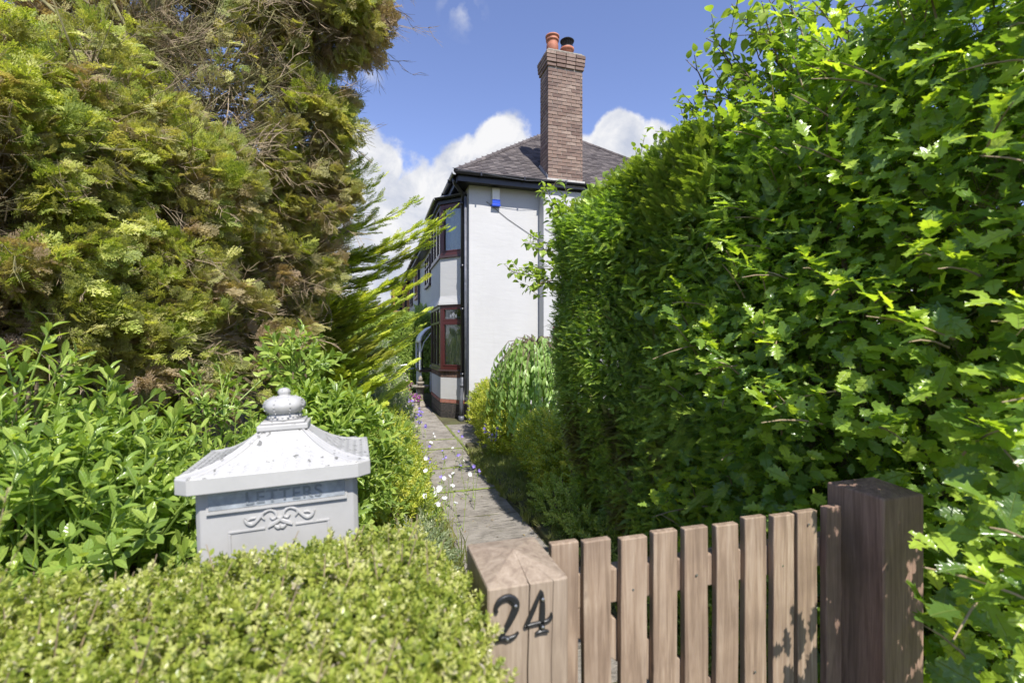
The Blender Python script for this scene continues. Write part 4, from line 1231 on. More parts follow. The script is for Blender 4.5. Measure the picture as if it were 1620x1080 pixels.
def ribbon(name, mat, parent, origin, ux, strokes, depth, scale, normal=None, seg_=6, thin=1):
    """strokes: lists of (x, z, halfwidth) in the plane through origin spanned by ux and Z, raised by depth"""
    ux = Vector(ux).normalized(); nz = Vector((0, 0, 1)) if normal is None else normal[0]; n = Vector((ux.y, -ux.x, 0)) if normal is None else normal[1]
    m = MB()
    for st in strokes:
        if thin != 1: st = [(x, z, w * thin) for (x, z, w) in st]
        pts = []
        for i in range(len(st) - 1):
            p0, p1, p2, p3 = st[max(i - 1, 0)], st[i], st[i + 1], st[min(i + 2, len(st) - 1)]
            for k in range(seg_):
                t = k / seg_
                pts.append([.5 * (2 * p1[j] + (p2[j] - p0[j]) * t + (2 * p0[j] - 5 * p1[j] + 4 * p2[j] - p3[j]) * t * t + (3 * p1[j] - p0[j] - 3 * p2[j] + p3[j]) * t ** 3) for j in range(3)])
        pts.append(list(st[-1])); P = []
        for i, (x, z, w) in enumerate(pts):
            a = pts[max(i - 1, 0)]; b = pts[min(i + 1, len(pts) - 1)]; dx, dz = b[0] - a[0], b[1] - a[1]; l = math.hypot(dx, dz) or 1; ox, oz = -dz / l * w, dx / l * w
            for (sx, hh) in ((1, 0), (1, .75), (.55, 1.0), (-.55, 1.0), (-1, .75), (-1, 0)):
                P.append(Vector(origin) + ux * (x + ox * sx) * scale + nz * (z + oz * sx) * scale + n * depth * hh)
        k = len(pts)
        fs = [(6 * i + j, 6 * i + j + 1, 6 * i + 7 + j, 6 * i + 6 + j) for i in range(k - 1) for j in range(5)] + [tuple(range(6)), tuple(range(6 * k - 6, 6 * k))[::-1]]
        m.add(P, fs)
    return m.build(name, mat, parent, False)


two = [[(.06, .70, .050), (.04, .80, .060), (.14, .95, .075), (.34, 1.0, .085), (.50, .88, .105), (.50, .70, .105), (.38, .46, .085), (.22, .22, .060), (.06, .04, .045)],
       [(.03, .05, .050), (.20, .075, .075), (.36, .045, .070), (.50, .09, .045), (.58, .16, .022)]]
four = [[(.44, 1.04, .030), (.30, .74, .055), (.16, .45, .060), (.04, .24, .050)], [(.03, .26, .050), (.22, .28, .042), (.42, .29, .042), (.58, .30, .045), (.68, .36, .055), (.70, .47, .018)],
        [(.46, 1.0, .035), (.47, .7, .075), (.46, .4, .085), (.46, .12, .075)], [(.30, .04, .030), (.40, .07, .050), (.50, .07, .050), (.62, .05, .030)]]
h0 = .088
d2 = ribbon('digit_two', 'iron', lp, (.234, .913, .998), (1, 0, 0), two, .006, h0, thin=.82)
d4 = ribbon('digit_four', 'iron', lp, (.296, .913, .998), (1, 0, 0), four, .006, h0, thin=.82)
for (x, z) in ((.234 + .50 * h0, .998 + .80 * h0), (.234 + .30 * h0, .998 + .07 * h0), (.296 + .46 * h0, .998 + .85 * h0), (.296 + .46 * h0, .998 + .20 * h0)):
    m = MB(); m.lathe((0, 0, 0), [(.0035, 0), (.0035, .001), (.001, .002)], 10); me = m.mesh('screw', 'steel_screw'); o = bpy.data.objects.new('screw', me); COL.objects.link(o); o.parent = lp; o.location = Vector((x, .9055, z)) - wloc(lp); o.rotation_euler = (R(90), 0, 0)

# ------------------------------------------------------------------ letter box
LBX, LBY = -.200, 1.46
lb = thing('letter_box', 'white cast metal letter box with pagoda roof and crown finial beside the box hedge', 'letter box', (LBX, LBY, 0))
lb.rotation_euler = (0, 0, 0)
LT = Matrix.Translation((LBX, LBY, 0)) @ Matrix.Rotation(R(2.0), 4, 'Z') @ Matrix.Rotation(R(-1.6), 4, 'Y')


def lpos(x, y, z): return LT @ Vector((x, y, z))


def lbuild(m, name, mat, parent=lb, smooth=False, bevel=0.0):
    m.v = [tuple(LT @ Vector(v)) for v in m.v]; return m.build(name, mat, parent, smooth, bevel)


HWX, HWY = .222, .172          # half width and depth of the roof
PWX, PWY = .058, .045
ZL, ZP = 1.284, 1.362


def roof_pt(side, s, t):
    """side 0 front 1 right 2 back 3 left; s along -1..1, t up 0..1 (lip to plate)"""
    f = 1 - t
    hx = PWX + (HWX - PWX) * f; hy = PWY + (HWY - PWY) * f
    z = ZL + (ZP - ZL) * (t ** 2.2 * .86 + t * .14)
    c = .86
    if side == 0: return (s * hx * c, -hy, z)
    if side == 2: return (-s * hx * c, hy, z)
    if side == 1: return (hx, s * hy * c, z)
    return (-hx, -s * hy * c, z)


m = MB(); NT = 9
ring = []
for i in range(NT + 1):
    t = i / NT; r = []
    for sd_ in range(4):
        r += [roof_pt(sd_, -1, t), roof_pt(sd_, 1, t)]
    ring.append(r)
lip = [(x * 1.012, y * 1.012, ZL - .040) for (x, y, z) in ring[0]]; lip2 = [(x * .90, y * .90, ZL - .040) for (x, y, z) in ring[0]]; lip0 = [(x * 1.012, y * 1.012, ZL - .003) for (x, y, z) in ring[0]]
allr = [lip2, lip, lip0] + ring
vs = [p for r in allr for p in r]
fs = [(i * 8 + k, i * 8 + (k + 1) % 8, (i + 1) * 8 + (k + 1) % 8, (i + 1) * 8 + k) for i in range(len(allr) - 1) for k in range(8)] + [tuple(range(len(allr) * 8 - 8, len(allr) * 8)), tuple(range(8))[::-1]]
m.add(vs, fs); lroof = lbuild(m, 'roof', 'letter_box_paint', bevel=.002)
# fish-scale shingles in relief
for sd_ in range(4):
    n0 = 11 if sd_ % 2 == 0 else 9
    for row in range(6):
        t = .05 + row * .115; n = max(3, n0 - row - (row > 3)); wdt = 1.86 / n; st = .5 if row % 2 else 0
        for k in range(n - (1 if st else 0)):
            s0 = -.93 + (k + .5 + st) * wdt; m = MB(); P = []; Q_ = 7
            def rp_(s, tt, h):
                a = Vector(roof_pt(sd_, s, tt)); b = Vector(roof_pt(sd_, s, tt + .03)); tang = (b - a).normalized()
                al = (Vector(roof_pt(sd_, s + .05, tt)) - a).normalized(); nn_ = al.cross(tang).normalized(); return a + nn_ * h
            top = rp_(s0, t + .10, .0005); P.append(top)
            for q in range(Q_ + 1):
                a_ = math.pi * q / Q_
                P.append(rp_(s0 - math.cos(a_) * wdt * .46, t + .045 - math.sin(a_) * .052, .0030 if sd_ % 2 == 0 else .0016))
            for q in range(Q_ + 1):
                a_ = math.pi * q / Q_
                P.append(rp_(s0 - math.cos(a_) * wdt * .50, t + .042 - math.sin(a_) * .066, -.0005))
            m.add(P, [(0, q + 1, q + 2) for q in range(Q_)] + [(q + 1, q + 2 + Q_, q + 3 + Q_, q + 2) for q in range(Q_)]); lbuild(m, 'shingle', 'letter_box_paint', lroof, True)
# hip ribs
m = MB()
for i in range(8):
    pts = [Vector(ring[k][i]) for k in range(0, NT + 1)]; m.tube(pts, .0035, 5)
lbuild(m, 'hip_rib', 'letter_box_paint', lroof, True)
m = MB(); z = ZP
m.box((-.064, -.050, z), (.064, .050, z + .016)); m.box((-.056, -.043, z + .016), (.056, .043, z + .024)); lbuild(m, 'top_plate', 'letter_box_paint', bevel=.003)
m = MB(); z0 = ZP + .024
m.lathe((0, 0, z0), [(.042, 0), (.043, .006), (.039, .008), (.041, .014), (.036, .017), (.047, .024), (.0535, .036), (.054, .044), (.048, .055), (.034, .063), (.018, .066), (.013, .068), (.016, .073), (.0165, .080), (.012, .086), (.004, .089)], 32, 8, .035); fin = lbuild(m, 'crown_finial', 'letter_box_paint', smooth=True)
m = MB()
for k in range(8):
    a = 2 * math.pi * (k + .5) / 8
    for (rr, zz) in ((.046, .022), (.052, .030), (.0545, .040), (.052, .050), (.043, .059), (.031, .065)):
        m.lathe((rr * math.cos(a), rr * math.sin(a), z0 + zz - .003), [(.0005, 0), (.0018, .001), (.002, .002), (.0012, .0035), (.0003, .004)], 6)
for k in range(20):
    a = 2 * math.pi * k / 20; m.lathe((.043 * math.cos(a), .043 * math.sin(a), z0 + .007), [(.0005, 0), (.003, .0015), (.003, .004), (.0003, .006)], 6)
lbuild(m, 'crown_beads', 'letter_box_paint', fin, True)
# body
BX, BY0, BY1 = .190, -.135, .135
m = MB(); m.prism([(-BX, BY0 + .012), (-BX + .012, BY0), (BX - .012, BY0), (BX, BY0 + .012), (BX, BY1), (-BX, BY1)], .45, ZL - .041); lbuild(m, 'body', 'letter_box_paint', bevel=.003)
m = MB(); m.box((-.13, -.09, .10), (.13, .09, .449)); m.box((-.20, -.15, -.02), (.20, .15, .098)); lbuild(m, 'pedestal', 'letter_box_paint', bevel=.01)
plain('slot_flap', (0.36, 0.39, 0.42), .45, .18, 30, metal=.15, bmp=.2)
m = MB(); m.box((-.158, BY0 - .006, 1.192), (.158, BY0 - .001, 1.240)); flap = lbuild(m, 'slot_flap', 'slot_flap', bevel=.001)
m = MB(); m.box((-.163, BY0 - .009, 1.184), (.163, BY0 - .001, 1.191)); m.box((-.1635, BY0 - .004, 1.1915), (-.1585, BY0 - .001, 1.242)); m.box((.1585, BY0 - .004, 1.1915), (.1635, BY0 - .001, 1.242)); lbuild(m, 'slot_frame', 'letter_box_paint')
cu = bpy.data.curves.new('word', 'FONT'); cu.body = 'LETTERS'; cu.size = .044; cu.extrude = .0012; cu.bevel_depth = .0004; cu.align_x = 'CENTER'; cu.space_character = 1.12
plain('slot_word', (0.22, 0.245, 0.27), .4, .12, 30, metal=.15, bmp=.1)
cu.materials.append(MATS['slot_word'])
_t = bpy.data.objects.new('word_source', cu); COL.objects.link(_t); bpy.context.view_layer.update(); wme = bpy.data.meshes.new_from_object(_t.evaluated_get(bpy.context.evaluated_depsgraph_get())); bpy.data.objects.remove(_t)
wo = bpy.data.objects.new('word', wme); COL.objects.link(wo); wo.parent = flap
wm = LT @ Matrix.Translation((.012, BY0 - .0065, 1.1985)) @ Matrix.Rotation(R(90), 4, 'X'); wo.matrix_local = Matrix.Translation(-wloc(flap)) @ wm
# scroll ornament
ux = (LT.to_3x3() @ Vector((1, 0, 0))); uz = (LT.to_3x3() @ Vector((0, 0, 1))); un = (LT.to_3x3() @ Vector((0, -1, 0)))
sc_l = [[(-1.0, .30, .02), (-.92, .16, .05), (-.78, .10, .055), (-.62, .22, .045), (-.46, .40, .04), (-.28, .48, .04), (-.14, .40, .04), (-.10, .26, .035), (-.20, .18, .03), (-.28, .26, .02)],
        [(-.92, .20, .01), (-.82, .28, .03), (-.68, .28, .02)], [(-.42, .44, .01), (-.50, .30, .03), (-.44, .20, .015)], [(-.10, .26, .02), (-.02, .14, .05), (-.22, .02, .06), (-.34, -.06, .02)], [(-.16, -.04, .03), (-.06, -.10, .06), (0, -.06, .04)]]
sc_r = [[(-x, z, w) for (x, z, w) in s_][::-1] for s_ in sc_l]
org = LT @ Vector((0, BY0 - .0005, 1.138))
ribbon('scroll_ornament', 'letter_box_paint', lb, org, ux, sc_l + sc_r, .005, .082, (uz, un))
m = MB(); zb = 1.135
m.box((-.118, BY0 - .0035, zb - .006), (-.035, BY0 - .001, zb)); m.box((.035, BY0 - .0035, zb - .006), (.118, BY0 - .001, zb)); m.box((-.118, BY0 - .0035, .62), (-.112, BY0 - .001, zb - .007)); m.box((.112, BY0 - .0035, .62), (.118, BY0 - .001, zb - .007)); m.box((-.111, BY0 - .0035, .62), (.111, BY0 - .001, .626))
lbuild(m, 'door_moulding', 'letter_box_paint', bevel=.001)

# ------------------------------------------------------------------ pots, bird bath, railing by the bay
bb = thing('bird_bath', 'round grey stone bird bath on a pedestal beside the bay window', 'bird bath', (1.16, 12.0, 0))
m = MB(); m.lathe((1.16, 12.0, 0), [(.19, 0), (.19, .05), (.13, .08), (.09, .14), (.08, .30), (.085, .40), (.12, .47)], 16); m.build('pedestal', 'old_stone', bb, True)
m = MB(); m.lathe((1.16, 12.0, 0), [(.12, .471), (.22, .50), (.225, .54), (.20, .545), (.16, .525)], 20); m.build('basin', 'old_stone', bb, True)
so = thing('stone_finial', 'small stone urn with a pineapple top standing on the bird bath', 'ornament', (1.16, 12.0, .53))
m = MB(); m.lathe((1.16, 12.0, .527), [(.05, 0), (.06, .02), (.10, .07), (.105, .10), (.06, .11)], 14); m.build('bowl', 'old_stone', so, True)
m = MB(); m.lathe((1.16, 12.0, .638), [(.03, 0), (.055, .04), (.05, .09), (.025, .13), (.005, .15)], 12); m.build('pineapple', 'old_stone', so, True)


def planter(x, y, z, r, h, lab, name, mat, fl, labf):
    t = thing(name, lab, 'planter', (x, y, z)); m = MB(); m.lathe((x, y, z), [(r * .78, 0), (r * .82, .01), (r * .95, h * .85), (r * 1.08, h * .86), (r * 1.1, h), (r * .95, h), (r * .9, h * .8)], 8); m.build('pot', mat, t)
    f = thing('potted_flowers', labf, 'flowers', (x, y, z + h * .8))
    n = 170; d = rnd_dirs(n); d[:, 2] = abs(d[:, 2]); P = np.array([x, y, z + h * .92]) + d * np.array([r * 1.25, r * 1.25, r * .95]) * RNG.uniform(.8, 1.05, (n, 1))
    scatter('petals', f, P, quat_frames(d, rnd_dirs(n)), RNG.uniform(.035, .055, n), [FL_PURPLE])
    n = 90; d = rnd_dirs(n); d[:, 2] = abs(d[:, 2]) * .6; P = np.array([x, y, z + h * .88]) + d * r * .8
    scatter('foliage', f, P, quat_frames(d, rnd_dirs(n)), RNG.uniform(.6, .9, n), LOWG)


planter(.93, 11.35, 0, .17, .27, 'octagonal pale stone planter on the path in front of the bird bath', 'stone_planter', 'stone_pot', 1, 'mound of purple flowers spilling over the pale stone planter')
planter(.86, 12.6, .33, .13, .2, 'small terracotta pot raised on a block behind the pale stone planter', 'terracotta_pot', 'terracotta', 1, 'round purple flower head in the raised terracotta pot')
m = MB(); m.box((.72, 12.45, 0), (1.0, 12.75, .328)); o = m.build('plinth_block', 'brown_brick', None, bevel=.01); o['label'] = 'brick block that carries the raised terracotta pot'; o['category'] = 'block'
rl = thing('railing', 'thin grey metal railing with dark uprights beyond the bird bath', 'railing', (.9, 14.2, 0))
for z in (1.0, .86):
    m = MB(); m.tube([(.35, 14.2, z - .12), (1.18, 14.2, z)], .014, 6); m.build('handrail', 'rail_metal', rl)
for k in range(10):
    m = MB(); x = .36 + k * .09; m.tube([(x, 14.2, 0), (x, 14.2, .86 + (k - 9) * .012)], .009, 5); m.build('upright', 'black_paint', rl)
# ------------------------------------------------------------------ planting
A3 = np.array


def blobs_points(blobs, n, shell=(.55, 1.05), face=None, power=1.0):
    """points through a union of ellipsoids ((x,y,z),(rx,ry,rz)); returns points and outward directions"""
    vol = A3([(b[1][0] * b[1][1] + b[1][1] * b[1][2] + b[1][0] * b[1][2]) for b in blobs]); pr = vol / vol.sum()
    idx = RNG.choice(len(blobs), n, p=pr); d = rnd_dirs(n)
    C = A3([b[0] for b in blobs])[idx]; RR = A3([b[1] for b in blobs])[idx]
    rr = RNG.uniform(0, 1, n) ** power * (shell[1] - shell[0]) + shell[0]
    P = C + d * RR * rr[:, None]
    return P, unit(d / RR), idx


def lumpy(P, scale, seed=0):
    """cheap smooth noise 0..1 over space"""
    rs = np.random.default_rng(seed); out = np.zeros(len(P))
    for k in range(6):
        w = rs.normal(size=3) * scale * (1 + .5 * k); out += np.sin(P @ w + rs.uniform(0, 6.28)) / (1 + .5 * k)
    return 1 / (1 + np.exp(-out * 1.6))


def limb_tree(name, parent, root, targets, r0, r1, mat, n=7, sag=.15, seed=0):
    rs = random.Random(seed); m = MB()
    for t in targets:
        a, b = Vector(root), Vector(t); a = a + Vector((0, 0, rs.uniform(0, 1) * 0)); pts = []
        for k in range(n + 1):
            q = k / n; p = a.lerp(b, q) + Vector((0, 0, sag * math.sin(math.pi * q))) + Vector((rs.uniform(-1, 1), rs.uniform(-1, 1), rs.uniform(-1, 1))) * .06 * (b - a).length * q * .5
            pts.append(p)
        m.tube(pts, [r0 + (r1 - r0) * (k / n) for k in range(n + 1)], 6)
    o = m.build(name, mat, parent, True); return o


UP = A3([0, 0, 1.0])

# --- holly: the near length of the tall hedge
def hedge_face(n, y0, y1, z0, z1, xf_, depth=.25):
    y = RNG.uniform(y0, y1, n); z = RNG.uniform(z0, z1, n); dp = RNG.exponential(.09, n).clip(0, depth)
    x = xf_(y, z) + dp
    return np.stack([x, y, z], 1), dp


def holly_x(y, z):
    w = .03 * np.sin(y * 5.1 + z * 2.3) + .025 * np.sin(z * 6.1 - y * 3.0) + .02 * np.sin(y * 13 + z * 11)
    base = 1.44 + .22 * (z - 1.3) * (z > 1.3) + .10 * (z - 1.3) * (z <= 1.3) + .20 * np.clip((z - 2.45) / .7, 0, 1) ** 2
    base = base - .05 * np.clip((1.0 - y) / .3, 0, 1) * (z < 1.35)
    base = np.where((z < 1.3) & (y > .84), np.maximum(base, 1.50 + .20 * np.clip((1.35 - z) / .2, 0, 1) * ((y > .9) & (y < 1.3))), base)
    return base + w


def yew_x(y, z):
    w = .035 * np.sin(y * 6 + z * 3) + .03 * np.sin(z * 7 - y * 2)
    return 1.64 - .22 * np.clip((y - 2.55) / .4, 0, 1) * np.clip((z - .7) / .5, 0, 1) + .14 * np.clip((z - 2.2) / .5, 0, 1) + w - .06 * np.clip((3.0 - y), 0, 1) + .10 * np.clip((1.2 - z) / 1.2, 0, 1) * 0


def blend(P):      # 1 = holly, 0 = yew
    y, z = P[:, 1], P[:, 2]
    b = 2.16 + .34 * (z - 1.4) + .16 * np.sin(z * 4.2) + .14 * np.sin(z * 11 + y * 3)
    b = np.where(z < 1.2, 1.92 + .2 * np.sin(z * 9), b)
    return 1 / (1 + np.exp((y - b) * 9))


holly = thing('holly_hedge', 'tall overgrown holly hedge with spiny glossy leaves beside and over the right gate post', 'hedge', (1.9, 1.5, 0))
P, dp = hedge_face(9200, .35, 3.4, .0, 3.05, holly_x, .45)
keep = RNG.uniform(0, 1, len(P)) < blend(P)
P[:, 2] = np.minimum(P[:, 2], 9)
ztop = lambda y: 3.02 - .45 * np.clip(y - 1.5, 0, .95)
keep &= P[:, 2] < ztop(P[:, 1])
Pt = np.stack([RNG.uniform(1.4, 3.0, 4200), RNG.uniform(.35, 3.2, 4200), np.zeros(4200)], 1)
Pt[:, 2] = ztop(Pt[:, 1]) - .06 + .10 * np.sin(Pt[:, 1] * 4 + Pt[:, 0] * 3) - RNG.exponential(.07, 4200) + .10 * np.sin(Pt[:, 0] * 9) - .35 * np.clip(1.7 - Pt[:, 0], 0, 1)
Pt[:, 0] += holly_x(Pt[:, 1], Pt[:, 2]) - 1.38
P = P[keep]; dp = dp[keep]
out = np.tile(A3([-.9, -.6, .25]), (len(P), 1))
outt = np.tile(A3([-.3, -.2, 1.0]), (len(Pt), 1))
Pa = np.vstack([P, Pt[blend(Pt) > .35]]); Oa = np.vstack([out, outt[blend(Pt) > .35]])
hang = Pa.copy()
n = len(Pa)
# leaf axis lies more or less along the face, tips outward; blade faces out and up
ydir = unit(rnd_dirs(n) * A3([.7, 1.0, .8]) + Oa * .45); nrm = unit(Oa * .8 + UP * .75 + rnd_dirs(n) * .55)
S = RNG.uniform(.055, .092, n) * np.where(RNG.uniform(0, 1, n) < .12, .65, 1)
post_clear = ~((Pa[:, 0] < 1.66) & (Pa[:, 1] > .88) & (Pa[:, 1] < 1.32) & (Pa[:, 2] < 1.26) )
gate_clear = ~((Pa[:, 0] < 1.55) & (Pa[:, 1] > 1.0) & (Pa[:, 1] < 1.25) & (Pa[:, 2] < 1.24))
k = post_clear & gate_clear
leafy(holly, Pa[k], quat_frames(ydir, nrm)[k], S[k], HOLLY, 300)
# long shoots standing out of the face, with leaves along them
m = MB(); LP, LY, LN, LS = [], [], [], []
rs = random.Random(5)
shoots = []
for i in range(140):
    y = rs.uniform(.45, 2.1); z = rs.uniform(.3, 3.0)
    x = float(holly_x(A3([y]), A3([z]))[0]) + .05
    if z < 1.3 and .8 < y < 1.35: continue
    shoots.append((Vector((x, y, z)), Vector((-.6 + rs.uniform(-.3, .3), rs.uniform(-.8, .5), rs.uniform(-.1, .9))).normalized(), rs.uniform(.12, .30)))
for i in range(46):
    shoots.append((Vector((rs.uniform(1.8, 2.4), rs.uniform(.6, 1.9), rs.uniform(2.6, 2.85))), Vector((-.35 + rs.uniform(-.3, .3), rs.uniform(-.3, .3), 1)).normalized(), rs.uniform(.2, .45)))
for (a, d, l) in shoots:
    pts = [a + d * l * q + Vector((0, 0, -.05 * q * q)) for q in (0, .35, .7, 1)]; m.tube(pts, [.0035, .003, .0025, .0015], 5)
    nl = int(l / .028)
    for j in range(nl):
        q = (j + 1) / nl; p = a + d * l * q; sd_ = Vector((rs.uniform(-1, 1), rs.uniform(-1, 1), rs.uniform(-.5, 1))); dd = (d * .8 + sd_).normalized()
        LP.append(p); LY.append(dd); LN.append((Vector((-.3, -.3, 1)) + sd_ * .2)); LS.append(rs.uniform(.055, .092))
m.build('shoot', 'pale_twig', holly)['kind'] = 'stuff'
scatter('shoot_leaves', holly, A3(LP), quat_frames(A3(LY), A3(LN)), A3(LS), HOLLY)
# dark inside: stems and shaded twigs
m = MB()
for i in range(26):
    y = rs.uniform(.5, 2.9); x = 2.3 + rs.uniform(-.15, .3)
    m.tube([(x, y, 0), (x + rs.uniform(-.1, .1), y + rs.uniform(-.2, .2), 1), (x + rs.uniform(-.2, .2), y + rs.uniform(-.3, .3), 2.8)], [.022, .016, .008], 5)
m.build('stem', 'bark', holly)['kind'] = 'stuff'
n = 2600; Pi = np.stack([RNG.uniform(2.0, 2.5, n), RNG.uniform(.4, 2.9, n), RNG.uniform(.1, 2.85, n)], 1)
scatter('inner_twigs', holly, Pi, quat_frames(rnd_dirs(n), rnd_dirs(n)), RNG.uniform(.2, .32, n), DTWIG)
n = 24000; Pi = np.stack([np.where(RNG.uniform(0, 1, n) < .65, RNG.uniform(2.4, 3.0, n), RNG.uniform(1.95, 2.4, n)), RNG.uniform(.3, 3.4, n), RNG.uniform(.1, 2.85, n)], 1)
scatter('inner_leaves', holly, Pi, quat_frames(rnd_dirs(n), rnd_dirs(n)), RNG.uniform(.08, .12, n), HOLLY)

# --- yew: the clipped far length of the hedge
yew = thing('yew_hedge', 'tall clipped dark yew hedge with bright new tips beyond the holly', 'hedge', (2.0, 3.1, 0))
P, dp = hedge_face(33000, 1.4, 3.70, .02, 2.60, yew_x, .25)
# the far corner is rounded off
far = np.clip((P[:, 1] - 3.52) / .2, 0, 1); P[:, 0] += .20 * far ** 2
k = RNG.uniform(0, 1, len(P)) > blend(P) * .86; P = P[k]; n1 = len(P)
O1 = np.tile(A3([-1.0, -.15, .15]), (n1, 1))
nt_ = 9000; Pt = np.stack([RNG.uniform(1.62, 2.7, nt_), RNG.uniform(1.9, 3.62, nt_), np.zeros(nt_)], 1)
Pt[:, 2] = 2.62 + .10 * np.clip((Pt[:, 0] - 1.7) / .3, 0, 1) - RNG.exponential(.05, nt_) + .04 * np.sin(Pt[:, 1] * 7 + Pt[:, 0] * 5)
Pt[:, 0] += .16
nf = 6500; Pf = np.stack([RNG.uniform(1.60, 2.9, nf), 3.68 - RNG.exponential(.04, nf), RNG.uniform(.02, 2.6, nf)], 1)
P = np.vstack([P, Pt, Pf]); O = np.vstack([O1, np.tile(A3([-.25, -.1, 1.0]), (nt_, 1)), np.tile(A3([-.1, 1.0, .1]), (nf, 1))]); n = len(P)
yd = unit(O * .75 + rnd_dirs(n) * .75 + UP * .15); S = RNG.uniform(.045, .085, n)
top = np.clip((P[:, 2] - 2.0) / .6, 0, 1); S *= 1 + .45 * top
brn = ((lumpy(P, 4, 3) > .62) & (P[:, 2] < 1.15) & (P[:, 1] > 2.3)) | (RNG.uniform(0, 1, n) < .05)
brn &= P[:, 2] < 2.2
leafy(yew, P, quat_frames(yd, unit(O * .3 + UP + rnd_dirs(n) * .5)), S, YEW, 220, part='spray', rest='needles', tint=brn * RNG.uniform(.5, .95, n))
# bright new shoots at the shoulder
n = 3800; y = RNG.uniform(2.0, 3.66, n); P = np.stack([1.60 + RNG.exponential(.10, n), y, 2.50 + RNG.uniform(-.25, .22, n)], 1)
Y_NEW = leaf_mat('yew_new', [(0.0, (0.12, 0.20, 0.03)), (0.5, (0.25, 0.35, 0.05)), (1.0, (0.40, 0.47, 0.09))], trans=.4, rough=.4)
YN = [needle_spray('new_yew_twig', 'yew_new', 18, s, .26) for s in (5, 6)]
scatter('new_shoots', yew, P, quat_frames(unit(rnd_dirs(n) * .6 + A3([-.5, -.1, .7])), unit(rnd_dirs(n) * .5 + UP)), RNG.uniform(.06, .12, n), YN)
n = 900; y = RNG.uniform(2.1, 3.6, n); z = RNG.uniform(.3, 2.3, n); P = np.stack([yew_x(y, z) - .01, y, z], 1)
scatter('bright_tips', yew, P, quat_frames(unit(rnd_dirs(n) * .7 + A3([-.9, -.2, .1])), unit(rnd_dirs(n) * .5 + UP)), RNG.uniform(.05, .09, n), YN)
n = 60; y = RNG.uniform(1.5, 2.3, n); z = RNG.uniform(.9, 1.35, n); P = np.stack([RNG.uniform(1.42, 1.55, n), y, z], 1)
scatter('reaching_tips', yew, P, quat_frames(unit(rnd_dirs(n) * .6 + A3([-1, -.2, -.1])), unit(rnd_dirs(n) * .4 + UP)), RNG.uniform(.10, .17, n), YN)
n = 1100; P = np.stack([RNG.uniform(1.85, 2.3, n), RNG.uniform(2.2, 3.65, n), RNG.uniform(.05, 2.45, n)], 1)
scatter('inner_twigs', yew, P, quat_frames(unit(rnd_dirs(n) + A3([-.6, 0, .4])), rnd_dirs(n)), RNG.uniform(.2, .3, n), DTWIG)
m = MB()
for i in range(16):
    y = 2.3 + i * .085; m.tube([(2.05, y, 0), (2.0 + rs.uniform(-.1, .1), y + rs.uniform(-.1, .1), 1.2), (2.0, y, 2.5)], [.03, .022, .01], 6)
m.build('stem', 'bark', yew)['kind'] = 'stuff'
n = 16000; P = np.stack([RNG.uniform(1.75, 2.3, n), RNG.uniform(2.0, 3.65, n), RNG.uniform(.05, 2.5, n)], 1)
scatter('inner_needles', yew, P, quat_frames(rnd_dirs(n), rnd_dirs(n)), RNG.uniform(.06, .1, n), YEW)

# --- apple trees reaching over the hedge
def branch_tree(t, stems, leaf_t, step, size, n_parts, mat='bark', seed=1, hang=.0, r=.008):
    rs = random.Random(seed); m = MB(); LP, LY, LN, LS = [], [], [], []
    for (a, b, l2) in stems:
        a, b = Vector(a), Vector(b); d = b - a; L_ = d.length; d.normalize()
        pts = []
        for k in range(7): pts.append(a.lerp(b, k / 6) + Vector((rs.uniform(-.02, .02), rs.uniform(-.02, .02), rs.uniform(-.02, .02) - hang * (k / 6) ** 2)))
        m.tube(pts, [r * (1.1 - k / 7) for k in range(7)], 5)
        k = 0.12 * L_
        while k < L_:
            q = k / L_; i = min(5, int(q * 6)); p = pts[i].lerp(pts[i + 1], q * 6 - i)
            if rs.random() < l2:
                sd_ = Vector((rs.uniform(-1, 1), rs.uniform(-1, 1), rs.uniform(-.4, .8))).normalized(); ll = rs.uniform(.06, .16); e = p + (sd_ + d * .6).normalized() * ll; m.tube([p, e], [r * .35, r * .2], 4)
                for j in range(5):
                    dd = (Vector((rs.uniform(-1, 1), rs.uniform(-1, 1), rs.uniform(-.7, .7))) + sd_ * .6).normalized(); LP.append(p.lerp(e, .4 + .15 * j)); LY.append(dd); LN.append(Vector((rs.uniform(-.6, .6), rs.uniform(-.7, .3), 1))); LS.append(size * rs.uniform(.6, 1.1))
            dd = (Vector((rs.uniform(-1, 1), rs.uniform(-1, 1), rs.uniform(-.9, .6))) + d * .4).normalized(); LP.append(p); LY.append(dd); LN.append(Vector((rs.uniform(-.6, .6), rs.uniform(-.7, .3), 1))); LS.append(size * rs.uniform(.65, 1.15))
            k += step * rs.uniform(.6, 1.3)
    m.build('branch', mat, t, True)['kind'] = 'stuff'
    leafy(t, A3([tuple(v) for v in LP]), quat_frames(A3([tuple(v) for v in LY]), A3([tuple(v) for v in LN])), A3(LS), leaf_t, n_parts)


